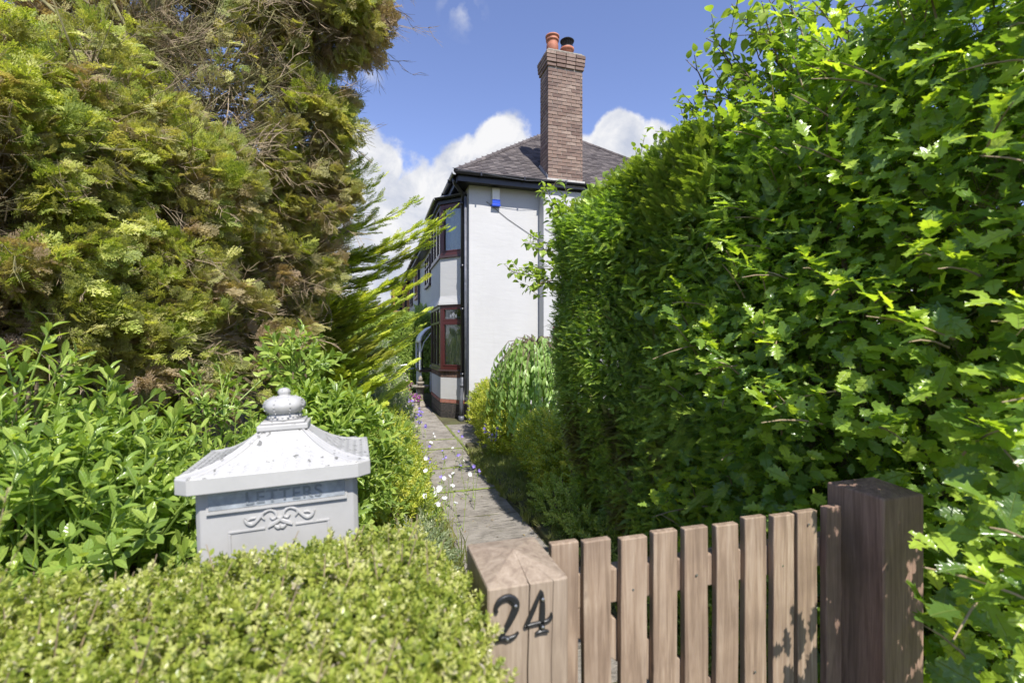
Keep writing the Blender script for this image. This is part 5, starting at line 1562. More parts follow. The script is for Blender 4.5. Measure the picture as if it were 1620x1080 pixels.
apple = thing('apple_tree', 'small apple tree whose leafy branches reach past the yew hedge before the wall', 'tree', (2.35, 4.5, 0))
m = MB(); m.tube([(2.35, 4.5, -.05), (2.3, 4.48, .9), (2.2, 4.4, 1.7), (2.1, 4.3, 2.3)], [.06, .05, .04, .028], 8); m.build('trunk', 'bark', apple, True)
st = [((2.1, 4.3, 2.1), (1.22, 4.15, 2.32), .7), ((2.1, 4.3, 2.25), (1.42, 4.2, 2.62), .8), ((1.7, 4.2, 2.2), (1.35, 4.1, 2.15), .6), ((2.1, 4.3, 2.3), (1.52, 4.1, 3.12), .6), ((1.8, 4.2, 2.7), (1.62, 4.1, 2.95), .9),
      ((2.1, 4.3, 2.3), (1.72, 4.1, 3.02), .9), ((2.1, 4.3, 2.3), (1.95, 4.0, 3.12), .8), ((2.1, 4.3, 2.3), (2.25, 4.0, 3.2), .8), ((1.9, 4.2, 2.5), (1.55, 4.1, 2.5), .9), ((2.0, 4.2, 2.5), (1.6, 4.0, 2.78), .9), ((1.9, 4.25, 2.3), (1.5, 4.1, 2.36), .9)]
branch_tree(apple, st, APPLE, .030, .085, 240, seed=3, hang=.06)

wild = thing('wild_apple', 'upright leafy apple suckers growing up through the top of the hedge against the sky', 'tree', (2.6, 2.6, 0))
m = MB(); m.tube([(2.6, 2.6, -.05), (2.5, 2.5, 1.4), (2.3, 2.45, 2.6)], [.05, .04, .025], 8); m.build('trunk', 'bark', wild, True)
st = []
rs = random.Random(9)
for (px, py, d) in ((1090, 95, 2.6), (1120, 60, 2.5), (1160, 5, 2.4), (1140, 130, 2.5), (1190, 60, 2.4), (1255, 8, 2.3), (1100, 150, 2.7), (1060, 205, 2.9), (1010, 250, 3.1), (1045, 225, 2.9), (1080, 175, 2.7), (1200, 25, 2.3), (1300, 10, 2.2), (1230, 60, 2.3), (980, 275, 3.2),
                     (1110, 200, 2.6), (1170, 110, 2.4), (1350, 5, 2.1), (1035, 260, 3.0), (1410, 0, 2.0), (1150, 60, 2.5), (1215, 0, 2.4), (1180, 150, 2.3), (1130, 190, 2.4)):
    e = pt(px, py, d); b = e + Vector((rs.uniform(.1, .45), rs.uniform(-.1, .2), -rs.uniform(.3, .6))); b.z = max(b.z, 2.45); st.append((b, e, .42))
branch_tree(wild, st, APPLE, .024, .068, 240, seed=5)

# --- weeping tree
weep = thing('weeping_pear', 'small weeping tree with drooping leafy branches in front of the white wall', 'tree', (2.2, 6.3, 0))
m = MB(); m.tube([(2.2, 6.3, -.05), (2.22, 6.28, .8), (2.18, 6.3, 1.55)], [.035, .03, .022], 8); m.build('trunk', 'bark', weep, True)
m = MB(); LP, LY, LN, LS = [], [], [], []
rs = random.Random(21)
for i in range(150):
    a = rs.uniform(0, 2 * math.pi); rr = rs.uniform(.25, .72); hz = rs.uniform(1.45, 1.78) - .15 * rr; zl = rs.uniform(.25, .9) + (.2 if rr < .4 else 0)
    top = Vector((2.2, 6.3, 1.55)); pk = Vector((2.2 + math.cos(a) * rr * .55, 6.3 + math.sin(a) * rr * .55, hz)); end = Vector((2.2 + math.cos(a) * rr, 6.3 + math.sin(a) * rr, zl))
    pts = [top, top.lerp(pk, .6) + Vector((0, 0, .05)), pk, Vector((2.2 + math.cos(a) * rr * .85, 6.3 + math.sin(a) * rr * .85, (hz * 2 + zl) / 3)), end]
    m.tube(pts, [.008, .006, .005, .003, .0015], 4)
    L_ = (end - pk).length; nl = int(L_ / .034)
    for j in range(nl + 4):
        q = j / (nl + 4); seg3 = [pk, pts[3], end]; p = seg3[0].lerp(seg3[1], q * 2) if q < .5 else seg3[1].lerp(seg3[2], q * 2 - 1)
        sd_ = Vector((rs.uniform(-1, 1), rs.uniform(-1, 1), 0)); LP.append(tuple(p)); LY.append(tuple((Vector((0, 0, -1)) + sd_ * .75).normalized())); LN.append(tuple(Vector((math.cos(a), math.sin(a), .4)) + sd_ * .3)); LS.append(rs.uniform(.08, .125))
m.build('branch', 'bark', weep, True)['kind'] = 'stuff'
leafy(weep, A3(LP), quat_frames(A3(LY), A3(LN)), A3(LS), WEEP, 300)

# --- golden bush, green bush and edging plants right of the path
def bush(name, label, cat, blobs, n, templ, size, group=None, n_parts=0, rest='foliage', stemmat='bark', upw=.5, tintf=None, shell=(.6, 1.05), loc=None, part='sprig'):
    c = blobs[0][0]; t = thing(name, label, cat, loc or (c[0], c[1], 0), group)
    P, O, idx = blobs_points(blobs, n, shell); k = P[:, 2] > .005; P, O = P[k], O[k]
    yd = unit(O * .8 + UP * upw + rnd_dirs(len(P)) * .5)
    leafy(t, P, quat_frames(yd, unit(rnd_dirs(len(P)) + O * .3 + UP * .4)), RNG.uniform(size[0], size[1], len(P)), templ, n_parts, part=part, rest=rest, tint=None if tintf is None else tintf(P))
    rs = random.Random(n); m = MB()
    for (bc, br) in blobs:
        for k in range(4):
            e = Vector(bc) + Vector((rs.uniform(-.5, .5) * br[0], rs.uniform(-.5, .5) * br[1], rs.uniform(0, .5) * br[2])); m.tube([(bc[0] + rs.uniform(-.1, .1), bc[1] + rs.uniform(-.1, .1), -.03), e.lerp(Vector((bc[0], bc[1], 0)), .5), e], [.010, .008, .004], 5)
    m.build('stem', stemmat, t)['kind'] = 'stuff'
    return t


bush('golden_bush', 'bright yellow-leaved bush at the foot of the weeping tree beside the path', 'bush', [((1.86, 6.9, .45), (.30, .40, .46)), ((1.92, 7.6, .45), (.32, .5, .50)), ((1.82, 6.4, .32), (.26, .35, .34)), ((2.0, 8.2, .42), (.3, .4, .45))], 2100, GOLD, (.9, 1.3))
bush('green_bush', 'yellow-green bush against the far end of the yew hedge', 'bush', [((1.86, 4.8, .40), (.20, .45, .42)), ((1.90, 5.3, .36), (.20, .35, .36)), ((1.80, 4.35, .36), (.20, .3, .46))], 2000, [GOLD[0], GOLD[1], LOWG[0]], (.8, 1.2))
bush('low_green_plant', 'low leafy green plants spilling over the path edge behind the gate', 'plant', [((1.54, 3.0, .12), (.10, .6, .20)), ((1.56, 3.8, .14), (.12, .5, .20)), ((1.52, 2.3, .12), (.10, .5, .18)), ((1.48, 1.7, .10), (.10, .4, .16))], 1000, LOWG, (.6, 1.0))
bush('flowering_border', 'pink and violet flowering plants at the foot of the white side wall', 'flowers', [((1.98, 8.75, .30), (.14, .25, .30)), ((2.1, 9.0, .38), (.2, .2, .4)), ((2.5, 8.9, .5), (.4, .25, .45))], 500, GREY, (.8, 1.2))
t = [o for o in scene.objects if o.name.startswith('flowering_border')][0]
P, O, idx = blobs_points([((1.98, 8.7, .32), (.17, .27, .34)), ((2.1, 9.0, .42), (.22, .22, .42)), ((2.5, 8.9, .52), (.42, .27, .48))], 230, (.95, 1.1)); k = P[:, 2] > .1; P, O = P[k], O[k]; h_ = len(P) * 2 // 3
scatter('pink_flowers', t, P[:h_], quat_frames(unit(O[:h_] + A3([-.2, -.5, .3])), rnd_dirs(h_)), RNG.uniform(.04, .07, h_), [FL_PINK]); h2 = len(P) - h_
scatter('violet_flowers', t, P[h_:], quat_frames(unit(O[h_:] + A3([-.2, -.5, .3])), rnd_dirs(h2)), RNG.uniform(.04, .06, h2), [FL_VIOLET])


def flower_spires(name, label, spots, fl, size, hmin, hmax, cat='flowers', group=None, stemh=True, leafs=True, per=1):
    """spots: (x,y); flowers on thin stems"""
    t = thing(name, label, cat, (spots[0][0], spots[0][1], 0), group); m = MB(); rs = random.Random(int(spots[0][0] * 1000)); LP, LY = [], []; lp, ly = [], []
    base = wloc(t)
    for (x, y) in spots:
        h = rs.uniform(hmin, hmax); bx, by = rs.uniform(-.06, .06), rs.uniform(-.06, .06); m.tube([(x, y, 0), (x + bx * .4, y + by * .4, h * .5), (x + bx, y + by, h)], [.0025, .002, .0012], 4)
        for j in range(per):
            q = 1 - j * .11; o = bpy.data.objects.new('flower', fl); COL.objects.link(o); o.parent = t; o.location = Vector((x + bx * q + rs.uniform(-.01, .01) * j, y + by * q + rs.uniform(-.01, .01) * j, h * q)) - base
            d = Vector((rs.uniform(-.6, .6), rs.uniform(-1, .1), rs.uniform(.1, 1))).normalized(); o.rotation_euler = d.to_track_quat('Y', 'Z').to_euler(); s = rs.uniform(*size); o.scale = (s, s, s)
        for j in range(7): q = rs.uniform(.1, .9); lp.append((x + bx * q, y + by * q, h * q)); ly.append((rs.uniform(-1, 1), rs.uniform(-1, 1), .8))
    m.build('stem', 'low_green_leaf', t)['kind'] = 'stuff'
    if leafs: scatter('leaves', t, A3(lp), quat_frames(unit(A3(ly)), rnd_dirs(len(lp))), RNG.uniform(.03, .06, len(lp)), [tmesh('thin_leaf', *leaf_geo(1, .2, 3, .2, .3), 'low_green_leaf')])
    return t


rs = random.Random(31)
flower_spires('white_bellflower', 'white bellflowers on thin stems leaning over the left side of the path', [(rs.uniform(.44, .76), rs.uniform(3.5, 4.6)) for _ in range(18)], FL_WHITE, (.045, .062), .18, .50)
flower_spires('blue_bellflower', 'scattered violet-blue bellflowers on thin stems in the middle of the path', [(rs.uniform(.5, 1.15), rs.uniform(4.2, 6.6)) for _ in range(16)], FL_VIOLET, (.04, .06), .12, .42)
flower_spires('violet_border_flowers', 'cluster of violet flowers along the left edge of the path towards the planters', [(rs.uniform(.35, .85), rs.uniform(7.5, 9.8)) for _ in range(44)], FL_VIOLET, (.06, .09), .2, .55, per=2)
flower_spires('white_border_flowers', 'white flowers among the violet ones left of the path near the house', [(rs.uniform(.3, .7), rs.uniform(7.8, 9.5)) for _ in range(12)], FL_WHITE, (.05, .08), .25, .6)
flower_spires('lavender_spire', 'pale lilac flower spikes in front of the golden bush', [(1.55 + rs.uniform(-.05, .05), 6.15 + rs.uniform(-.15, .15)) for _ in range(5)], FL_VIOLET, (.05, .07), .35, .52, per=3)
flower_spires('daisy_flowers', 'few small white daisies lying low on the path slabs', [(rs.uniform(.7, 1.3), rs.uniform(5.2, 8.4)) for _ in range(9)], FL_WHITE, (.045, .055), .03, .06, leafs=False)
rose = thing('red_rose', 'single red rose bloom peeping out past the end of the yew hedge', 'rose', (2.33, 6.0, 0))
m = MB(); m.tube([(2.6, 6.1, 0), (2.5, 6.05, 1), (2.33, 5.75, 1.76)], [.006, .005, .003], 5); m.build('stem', 'bark', rose)
n = 22; d = rnd_dirs(n); scatter('bloom', rose, A3([2.335, 5.75, 1.79]) + d * .03, quat_frames(d, rnd_dirs(n)), RNG.uniform(.05, .07, n), [FL_RED])

# --- grass tongue on the verge
BLADE = []
for s in range(3):
    rs2 = random.Random(s); V, F = [], []
    for i in range(9):
        a = rs2.uniform(0, 6.28); l = rs2.uniform(.5, 1); x, y = rs2.uniform(-.3, .3), rs2.uniform(-.3, .3); dx, dz = math.cos(a) * .35 * l, math.sin(a) * .35 * l; k = len(V)
        V += [(x - .035, 0, y), (x + .035, 0, y), (x + dx * .5 + .025, l * .6, y + dz * .5), (x + dx * .5 - .025, l * .6, y + dz * .5), (x + dx * 1.4, l, y + dz * 1.4)]; F += [(k, k + 1, k + 2, k + 3), (k + 3, k + 2, k + 4)]
    BLADE.append(tmesh('grass_tuft', V, F, 'grass_blade', False))
grass = MB().mesh('grass', 'grass_blade'); n = 8500
x = RNG.uniform(1.28, 2.6, n); y = RNG.uniform(2.0, 6.7, n); k = x > 1.37 - .14 * np.exp(-((y - 5.6) / .8) ** 2) + .05 * np.sin(y * 9); x, y = x[k], y[k]; n = len(x)
g = scatter('grass', None, np.stack([x, y, np.full(n, .0)], 1), quat_frames(unit(rnd_dirs(n) * .5 + UP), rnd_dirs(n)), RNG.uniform(.05, .13, n), BLADE)
g['label'] = 'short uneven grass and moss along the right edge of the path'; g['category'] = 'grass'
n = 7000; x = RNG.uniform(-4, .58, n); y = RNG.uniform(2.2, 16, n)
g = scatter('undergrowth', None, np.stack([x, y, np.full(n, .0)], 1), quat_frames(unit(rnd_dirs(n) * .5 + UP), rnd_dirs(n)), RNG.uniform(.12, .3, n), BLADE)
g['label'] = 'rough grass and weeds under the shrubs left of the path'; g['category'] = 'undergrowth'

# --- left border
bush('golden_shrub', 'low golden variegated shrub along the left edge of the path behind the letter box', 'shrub', [((.10, 3.8, .26), (.34, .55, .30)), ((.14, 4.7, .28), (.36, .6, .34)), ((.14, 5.7, .30), (.36, .6, .36)), ((.12, 6.7, .34), (.36, .6, .38)), ((-.2, 5.4, .5), (.35, .8, .45)), ((-.1, 4.2, .4), (.35, .6, .4))], 4600, [GOLD[0], GOLD[1], GOLD[2], LOWG[0]], (.75, 1.15))
bush('grey_herb', 'grey-green feathery herb at the path edge behind the box hedge', 'herb', [((.26, 3.0, .14), (.20, .4, .22)), ((.20, 2.4, .14), (.2, .4, .24)), ((.36, 3.5, .10), (.14, .3, .16))], 800, GREY, (.6, 1.0))
bush('pale_shrub', 'pale cream-tipped shrub left of the path beyond the golden shrub', 'shrub', [((.12, 8.4, .6), (.40, .8, .62)), ((-.02, 9.6, .9), (.45, .8, .75)), ((.30, 10.4, .55), (.35, .7, .55)), ((-.2, 8.4, .9), (.4, .7, .7)), ((.25, 7.5, .4), (.32, .5, .42))], 3600, [GREY[0], GREY[1], GREY[2], LOWG[1]], (1.0, 1.6))
t = [o for o in scene.objects if o.name == 'pale_shrub'][0]
P, O, idx = blobs_points([((.22, 8.4, .62), (.42, .82, .64)), ((.05, 9.6, .92), (.47, .82, .77)), ((-.2, 8.4, .9), (.42, .72, .72))], 900, (.98, 1.08)); k = (P[:, 2] > .3) & (O[:, 2] > -.2); P, O = P[k], O[k]
scatter('cream_flowers', t, P, quat_frames(unit(O + UP * .5), rnd_dirs(len(P))), RNG.uniform(.04, .07, len(P)), [FL_CREAM])

# clipped hedge at the end
bush('clipped_hedge', 'clipped bright green hedge standing across the far end of the garden', 'hedge', [((.3, 15.8, 1.2), (.1, .1, .1))], 10, LOWG, (1, 1), loc=(.4, 16, 0))
t = [o for o in scene.objects if o.name == 'clipped_hedge'][0]
n = 7200
P = np.stack([RNG.uniform(-2.5, 1.86, n), 15.6 + RNG.exponential(.05, n), RNG.uniform(0, 2.5, n)], 1); nt_ = 1600; Pt = np.stack([RNG.uniform(-2.5, 1.86, nt_), RNG.uniform(15.6, 16.6, nt_), 2.5 - RNG.exponential(.04, nt_)], 1)
P = np.vstack([P, Pt]); O = np.vstack([np.tile(A3([0, -1.0, .2]), (n, 1)), np.tile(A3([0, -.2, 1.0]), (nt_, 1))])
scatter('foliage', t, P, quat_frames(unit(O + rnd_dirs(len(P)) * .6), rnd_dirs(len(P))), RNG.uniform(1.0, 1.5, len(P)), LOWG)
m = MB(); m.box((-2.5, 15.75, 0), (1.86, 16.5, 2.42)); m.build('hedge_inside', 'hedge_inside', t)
bush('round_shrub', 'dark rounded shrub showing above the clipped hedge beside the house', 'shrub', [((1.75, 17.3, 2.2), (.45, .5, .75))], 900, LOWG, (1.1, 1.6))

# --- laurel-like shrub behind and left of the letter box
def shoots(t, spots, n_leaf, size, templ, n_parts, seed=0, spread=.9, up=.8, stems=True, lead=.17):
    rs = random.Random(seed); LP, LY, LN, LS = [], [], [], []; m = MB()
    for (p, o) in spots:
        d = (Vector(o) * .8 + Vector((rs.uniform(-.4, .4), rs.uniform(-.4, .4), up))).normalized(); l = lead * rs.uniform(.7, 1.2); e = p + d * l; m.tube([p - d * .10, p, e], [.004, .0032, .002], 5)
        nl = rs.randint(n_leaf - 2, n_leaf + 2)
        for j in range(nl):
            q = j / nl; a = j * 2.4; x = d.orthogonal().normalized(); y = d.cross(x); out = x * math.cos(a) + y * math.sin(a); an = R(68 - 42 * q)
            dd = d * math.cos(an) + out * math.sin(an); LP.append(tuple(p.lerp(e, .25 + .75 * q))); LY.append(tuple(dd)); LN.append(tuple(d - out * .25 + Vector((0, 0, .3)))); LS.append(size * rs.uniform(.7, 1.12) * (1 - .25 * q))
    if stems: m.build('shoot', 'low_green_leaf', t)['kind'] = 'stuff'
    leafy(t, A3(LP), quat_frames(A3(LY), A3(LN)), A3(LS), templ, n_parts)


def laurel(name, label, blobs, n, size, n_leaf=9, n_parts=300, seed=1, loc=None, up=.8):
    t = thing(name, label, 'shrub', loc or (blobs[0][0][0], blobs[0][0][1], 0))
    P, O, idx = blobs_points(blobs, n, (.45, 1.0), power=.6); k = (P[:, 2] > .1)
    # leave the letter box free
    k &= ~((P[:, 0] > -.50) & (P[:, 0] < .12) & (P[:, 1] > 1.16) & (P[:, 1] < 1.74) & (P[:, 2] < 1.56))
    P, O = P[k], O[k]
    shoots(t, [(Vector(P[i]), O[i]) for i in range(len(P))], n_leaf, size, LAUREL, n_parts, seed, up=up)
    m = MB(); rs = random.Random(seed)
    for (c, r) in blobs:
        for j in range(5): m.tube([(c[0] + rs.uniform(-.1, .1), c[1] + rs.uniform(-.1, .1), 0), (c[0] + rs.uniform(-.6, .6) * r[0], c[1] + rs.uniform(-.6, .6) * r[1], c[2] + rs.uniform(-.3, .6) * r[2])], [.012, .005], 5)
    m.build('stem', 'bark', t)['kind'] = 'stuff'
    return t


def B_(px, py, d, r): p = pt(px, py, d); return ((p.x, p.y, p.z), r if isinstance(r, tuple) else (r, r, r))


laurel('laurel_shrub', 'broad glossy yellow-green evergreen shrub filling the left side behind the letter box', [B_(20, 750, 1.55, .22), B_(130, 795, 1.6, .22), B_(235, 810, 1.75, .20), B_(290, 860, 1.8, .22), B_(60, 900, 1.4, .26), B_(180, 890, 1.5, .24), B_(20, 820, 1.45, .25), B_(240, 870, 1.75, .22), B_(140, 700, 1.75, .13), B_(10, 630, 1.5, .12), B_(215, 720, 1.8, .10)],
       520, .082, seed=2)
laurel('narrow_leaved_shrub', 'narrow-leaved green shrub standing behind the crown finial of the letter box', [B_(350, 760, 2.3, .20), B_(300, 800, 2.2, .20), B_(395, 770, 2.5, .15), B_(345, 645, 2.4, .10)], 200, .065, n_parts=100, seed=3)
laurel('willow_leaved_shrub', 'loose shrub with long willow-like leaves between the letter box and the path', [B_(470, 580, 2.9, .12), B_(520, 680, 2.9, .17), B_(565, 715, 3.0, .20), B_(490, 710, 2.8, .24), B_(520, 780, 2.8, .3)], 520, .095, n_parts=260, seed=4, up=.5)

# dark board fence behind the shrubs
fen = thing('board_fence', 'dark weathered board fence seen through a gap behind the letter box', 'fence', (-1.1, 4.6, 0))
for k in range(22):
    m = MB(); y = 3.6 + k * .155; m.box((-1.12 + .006 * (k % 2), y, 0), (-1.10 + .006 * (k % 2), y + .148, 1.25 + .01 * math.sin(k * 3))); m.build('board', 'fence_wood', fen)
for z in (.25, 1.05): m = MB(); m.box((-1.16, 3.6, z), (-1.121, 7.0, z + .07)); m.build('rail', 'fence_wood', fen)

# --- box hedge in front
boxh = thing('box_hedge', 'clipped small-leaved box hedge in the near left corner in front of the letter box', 'hedge', (-.6, .8, 0))
def top_z(x, y): return 1.150 + .022 * np.sin(x * 6 + 1) + .014 * np.sin(y * 9 + x * 4) + .012 * np.sin(x * 31 + y * 12) * np.sin(y * 27 - x * 9) - .09 * np.clip((x - .03) / .14, 0, 1) ** 2 - .06 * np.clip((y - 1.02) / .12, 0, 1) ** 2 - .05 * np.clip(-(x + .55), 0, 1)
n = 14000; x = RNG.uniform(-1.9, .19, n); y = RNG.uniform(.40, 1.12, n); P = np.stack([x, y, top_z(x, y) - RNG.exponential(.022, n)], 1); O = np.tile(A3([0, -.1, 1.0]), (n, 1))
n2 = 4600; z = 1.13 - RNG.uniform(0, .75, n2) ** 1.2; y = RNG.uniform(.42, .98, n2); P2 = np.stack([.165 - RNG.exponential(.02, n2) - .06 * np.clip((z - 1.02) / .1, 0, 1), y, z], 1)
k = ~((P2[:, 1] > .88) & (P2[:, 0] > .19)); P2 = P2[k]; O2 = np.tile(A3([1.0, -.2, .4]), (len(P2), 1))
n3 = 2500; P3 = np.stack([RNG.uniform(-1.9, .18, n3), 1.13 + RNG.uniform(-.03, .01, n3), RNG.uniform(.6, 1.08, n3)], 1); O3 = np.tile(A3([0, 1.0, .4]), (n3, 1))
# loose lower front-facing tips over the post's left side
P = np.vstack([P, P2, P3]); O = np.vstack([O, O2, O3]); k = ~((P[:, 0] > .205) & (P[:, 1] > .885) & (P[:, 2] < 1.12)); P, O = P[k], O[k]; n = len(P)
leafy(boxh, P, quat_frames(unit(O * .8 + rnd_dirs(n) * .55), rnd_dirs(n)), RNG.uniform(.60, .98, n), BOX, 300, part='sprig')
# long untrimmed sprigs
LP, LY = [], []; m = MB(); rs = random.Random(8)
for i in range(240):
    x, y = rs.uniform(-1.3, .12), rs.uniform(.6, 1.1); z = float(top_z(x, y)) - .02; l = rs.uniform(.03, .10) if i > 14 else rs.uniform(.12, .26)
    if i <= 14: x = rs.uniform(-1.15, -.62); y = rs.uniform(.85, 1.1)
    d = Vector((rs.uniform(-.3, .5), rs.uniform(-.3, .3), 1)).normalized(); a = Vector((x, y, z)); m.tube([a, a + d * l], [.0016, .0008], 4)
    for j in range(int(l / .012)): LP.append(tuple(a + d * (j * .012))); LY.append(tuple(Vector((rs.uniform(-1, 1), rs.uniform(-1, 1), .6)).normalized()))
m.build('long_sprig', 'pale_twig', boxh)['kind'] = 'stuff'
scatter('sprig_leaves', boxh, A3(LP), quat_frames(A3(LY), np.tile(UP, (len(LP), 1))), RNG.uniform(.013, .019, len(LP)), [tmesh('box_leaf', *BOX_LEAF, 'box_leaf')])
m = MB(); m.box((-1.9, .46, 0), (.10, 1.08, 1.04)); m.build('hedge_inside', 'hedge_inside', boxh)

# --- the big conifers on the left
def conifer(name, label, loc, trunk, blobs, n, templ, size, tint_fn, n_limbs=26, seed=0, outw=.8, droop=.1, twigs=0, shell=(.35, 1.08), tscale=.35, n_parts=200):
    t = thing(name, label, 'tree', loc)
    m = MB(); m.tube(trunk, [.10, .09, .07, .04][:len(trunk)], 10); m.build('trunk', 'mossy_branch', t, True)
    rs = random.Random(seed); m = MB()
    for i in range(n_limbs):
        bc, br = blobs[i % len(blobs)]; q = min(.95, max(.05, (bc[2] - .3 - trunk[0][2]) / (trunk[-1][2] - trunk[0][2]))); kk = q * (len(trunk) - 1); a = Vector(trunk[int(kk)]).lerp(Vector(trunk[min(int(kk) + 1, len(trunk) - 1)]), kk - int(kk))
        e = Vector(bc) + Vector((rs.uniform(-.5, .5) * br[0], rs.uniform(-.5, .5) * br[1], rs.uniform(-.4, .4) * br[2]))
        pts = [a.lerp(e, k / 6) + Vector((rs.uniform(-.05, .05), rs.uniform(-.05, .05), -.12 * math.sin(math.pi * k / 6) + rs.uniform(-.04, .04))) for k in range(7)]
        r = rs.uniform(.012, .03); m.tube(pts, [r * (1.15 - k / 7) for k in range(7)], 6)
        for j in range(4):
            p = pts[2 + j]; e2 = p + Vector((rs.uniform(-1, 1), rs.uniform(-1, 1), rs.uniform(-.2, .9))).normalized() * rs.uniform(.25, .7); m.tube([p, p.lerp(e2, .5) + Vector((0, 0, .03)), e2], [r * .5, r * .35, r * .12], 5)
    m.build('limb', 'mossy_branch', t, True)['kind'] = 'stuff'
    per = 26; nc_ = n // per
    C, CO, idx = blobs_points(blobs, nc_, shell, power=.45); base = A3(trunk[0]); out = C - A3([base[0], base[1], 0]); out[:, 2] = 0; out = unit(out)
    k = (lumpy(C, 4.0, seed + 1) > RNG.uniform(.0, .45, nc_)) & (C[:, 2] > .2); C, CO, out = C[k], CO[k], out[k]; nc_ = len(C)
    CD = unit(CO * .6 + out * outw * .7 + UP * (.35 - droop) + rnd_dirs(nc_) * .35); CR = RNG.uniform(.07, .15, nc_)
    w = RNG.integers(0, nc_, nc_ * per); n = len(w); loc_d = rnd_dirs(n)
    P = C[w] + loc_d * (CR[w] * RNG.uniform(.2, 1.0, n))[:, None] * A3([1, 1, .75]) ; O = CD[w]
    yd = unit(O * .75 + loc_d * .65 + rnd_dirs(n) * .28)
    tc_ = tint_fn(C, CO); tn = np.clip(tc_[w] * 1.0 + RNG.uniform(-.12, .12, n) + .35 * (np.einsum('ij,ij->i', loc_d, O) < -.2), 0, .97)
    leafy(t, P, quat_frames(yd, unit(UP * .5 + loc_d * .6 + rnd_dirs(n) * .7)), RNG.uniform(size[0], size[1], n), templ, n_parts, part='spray', rest='foliage', tint=tn)
    if twigs:
        P, O, idx = blobs_points(blobs, twigs, (.1, .95)); scatter('twigs', t, P, quat_frames(unit(O + rnd_dirs(twigs) * .8), rnd_dirs(twigs)), RNG.uniform(tscale * .6, tscale * 1.3, twigs), TWIG + [DTWIG[0]])
    return t


def tint_cyp(P, O):
    a = lumpy(P, 2.6, 5); b = lumpy(P, 7, 6)
    br = np.clip((a - .50) * 3.2, 0, 1) * .75 + (b > .72) * .35
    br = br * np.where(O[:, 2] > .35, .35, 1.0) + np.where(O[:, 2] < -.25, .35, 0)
    return np.clip(br * RNG.uniform(.6, 1.2, len(P)), 0, .97)


# near spread of branches, high up and to the left
conifer('golden_cypress', 'large half-browned golden cypress leaning over from the left edge with bare mossy branches', (-2.25, 2.9, 0), [(-2.25, 2.9, -.1), (-2.2, 2.92, 1.5), (-2.15, 3.0, 3.2), (-2.1, 3.0, 5.4)],
        [B_(60, 170, 2.6, .34), B_(150, 150, 2.8, .32), B_(20, 260, 2.4, .34), B_(120, 260, 2.7, .34), B_(200, 220, 2.9, .30), B_(30, 370, 2.4, .36), B_(130, 370, 2.7, .36), B_(230, 330, 3.0, .36), B_(60, 470, 2.5, .38), B_(180, 470, 2.8, .38),
         B_(280, 440, 3.1, .36), B_(100, 560, 2.7, .36), B_(230, 560, 2.9, .36), B_(340, 530, 3.2, .34), B_(330, 290, 3.2, .30), B_(270, 200, 3.2, .16), B_(-60, 200, 2.3, .4), B_(-60, 420, 2.3, .4), B_(-40, 60, 2.4, .34), B_(330, 620, 3.2, .25)],
        21000, CYP, (.065, .125), tint_cyp, seed=3, twigs=700, tscale=.34, n_limbs=44)
conifer('brown_cypress', 'tall thin-crowned cypress with brown twiggy inside and green outer sprays against the sky', (-1.9, 4.5, 0), [(-1.9, 4.5, -.1), (-1.85, 4.5, 2), (-1.7, 4.5, 4), (-1.5, 4.4, 6.2)],
        [B_(560, 40, 4.2, .28), B_(500, 30, 4.2, .38), B_(440, 70, 4.3, .34), B_(505, 130, 4.3, .26), B_(470, 210, 4.3, .40), B_(520, 190, 4.3, .24), B_(430, 270, 4.3, .40), B_(380, 330, 4.2, .45), B_(480, 300, 4.4, .38), B_(400, 420, 4.2, .45), B_(470, 400, 4.4, .36), B_(310, 250, 4.2, .35), B_(330, 400, 4.0, .40),
         B_(420, 500, 4.3, .4), B_(350, 560, 4.2, .4), B_(90, 20, 3.8, .40), B_(530, -50, 4.1, .5), B_(400, -30, 4.3, .5), B_(230, -30, 4.0, .5), B_(250, 330, 4.2, .4), B_(150, 60, 4.0, .35)],
        24000, CYP, (.07, .14), lambda P, O: np.clip(tint_cyp(P, O) * 1.05, 0, 1), seed=7, twigs=900, tscale=.45, n_limbs=60, n_parts=0)
# bare twiggy inside of the cypresses with the sky showing through
t = [o for o in scene.objects if o.name == 'brown_cypress'][0]
rs = random.Random(77); m = MB(); P_, Y_ = [], []
for i in range(52):
    a = pt(rs.uniform(20, 200), rs.uniform(-60, 330), rs.uniform(3.3, 4.0)); e = pt(rs.uniform(230, 500), rs.uniform(-80, 260), rs.uniform(3.6, 4.4)); pts = [a.lerp(e, k / 7) + Vector((rs.uniform(-.05, .05), rs.uniform(-.05, .05), rs.uniform(-.05, .05) - .3 * math.sin(math.pi * k / 7))) for k in range(8)]
    r = rs.uniform(.006, .020); m.tube(pts, [r * (1.15 - k / 8) for k in range(8)], 5)
    for j in range(16): k = rs.randint(1, 6); P_.append(tuple(pts[k])); v = (e - a).normalized() + Vector((rs.uniform(-1, 1), rs.uniform(-1, 1), rs.uniform(-1, .8))); Y_.append(tuple(v.normalized()))
m.build('bare_limb', 'mossy_branch', t, True)['kind'] = 'stuff'
n = 1500; k_ = RNG.integers(0, len(P_), n); PP = A3(P_)[k_] + rnd_dirs(n) * RNG.uniform(.05, .35, (n, 1)); kk = lumpy(PP, 5, 44) > .55; PP = PP[kk]; n = len(PP)
scatter('inner_sprays', t, PP, quat_frames(rnd_dirs(n), rnd_dirs(n)), RNG.uniform(.07, .14, n), CYP, RNG.uniform(0, .6, n))
scatter('bare_twigs', t, A3(P_), quat_frames(A3(Y_), rnd_dirs(len(P_))), RNG.uniform(.25, .6, len(P_)), TWIG + DTWIG)

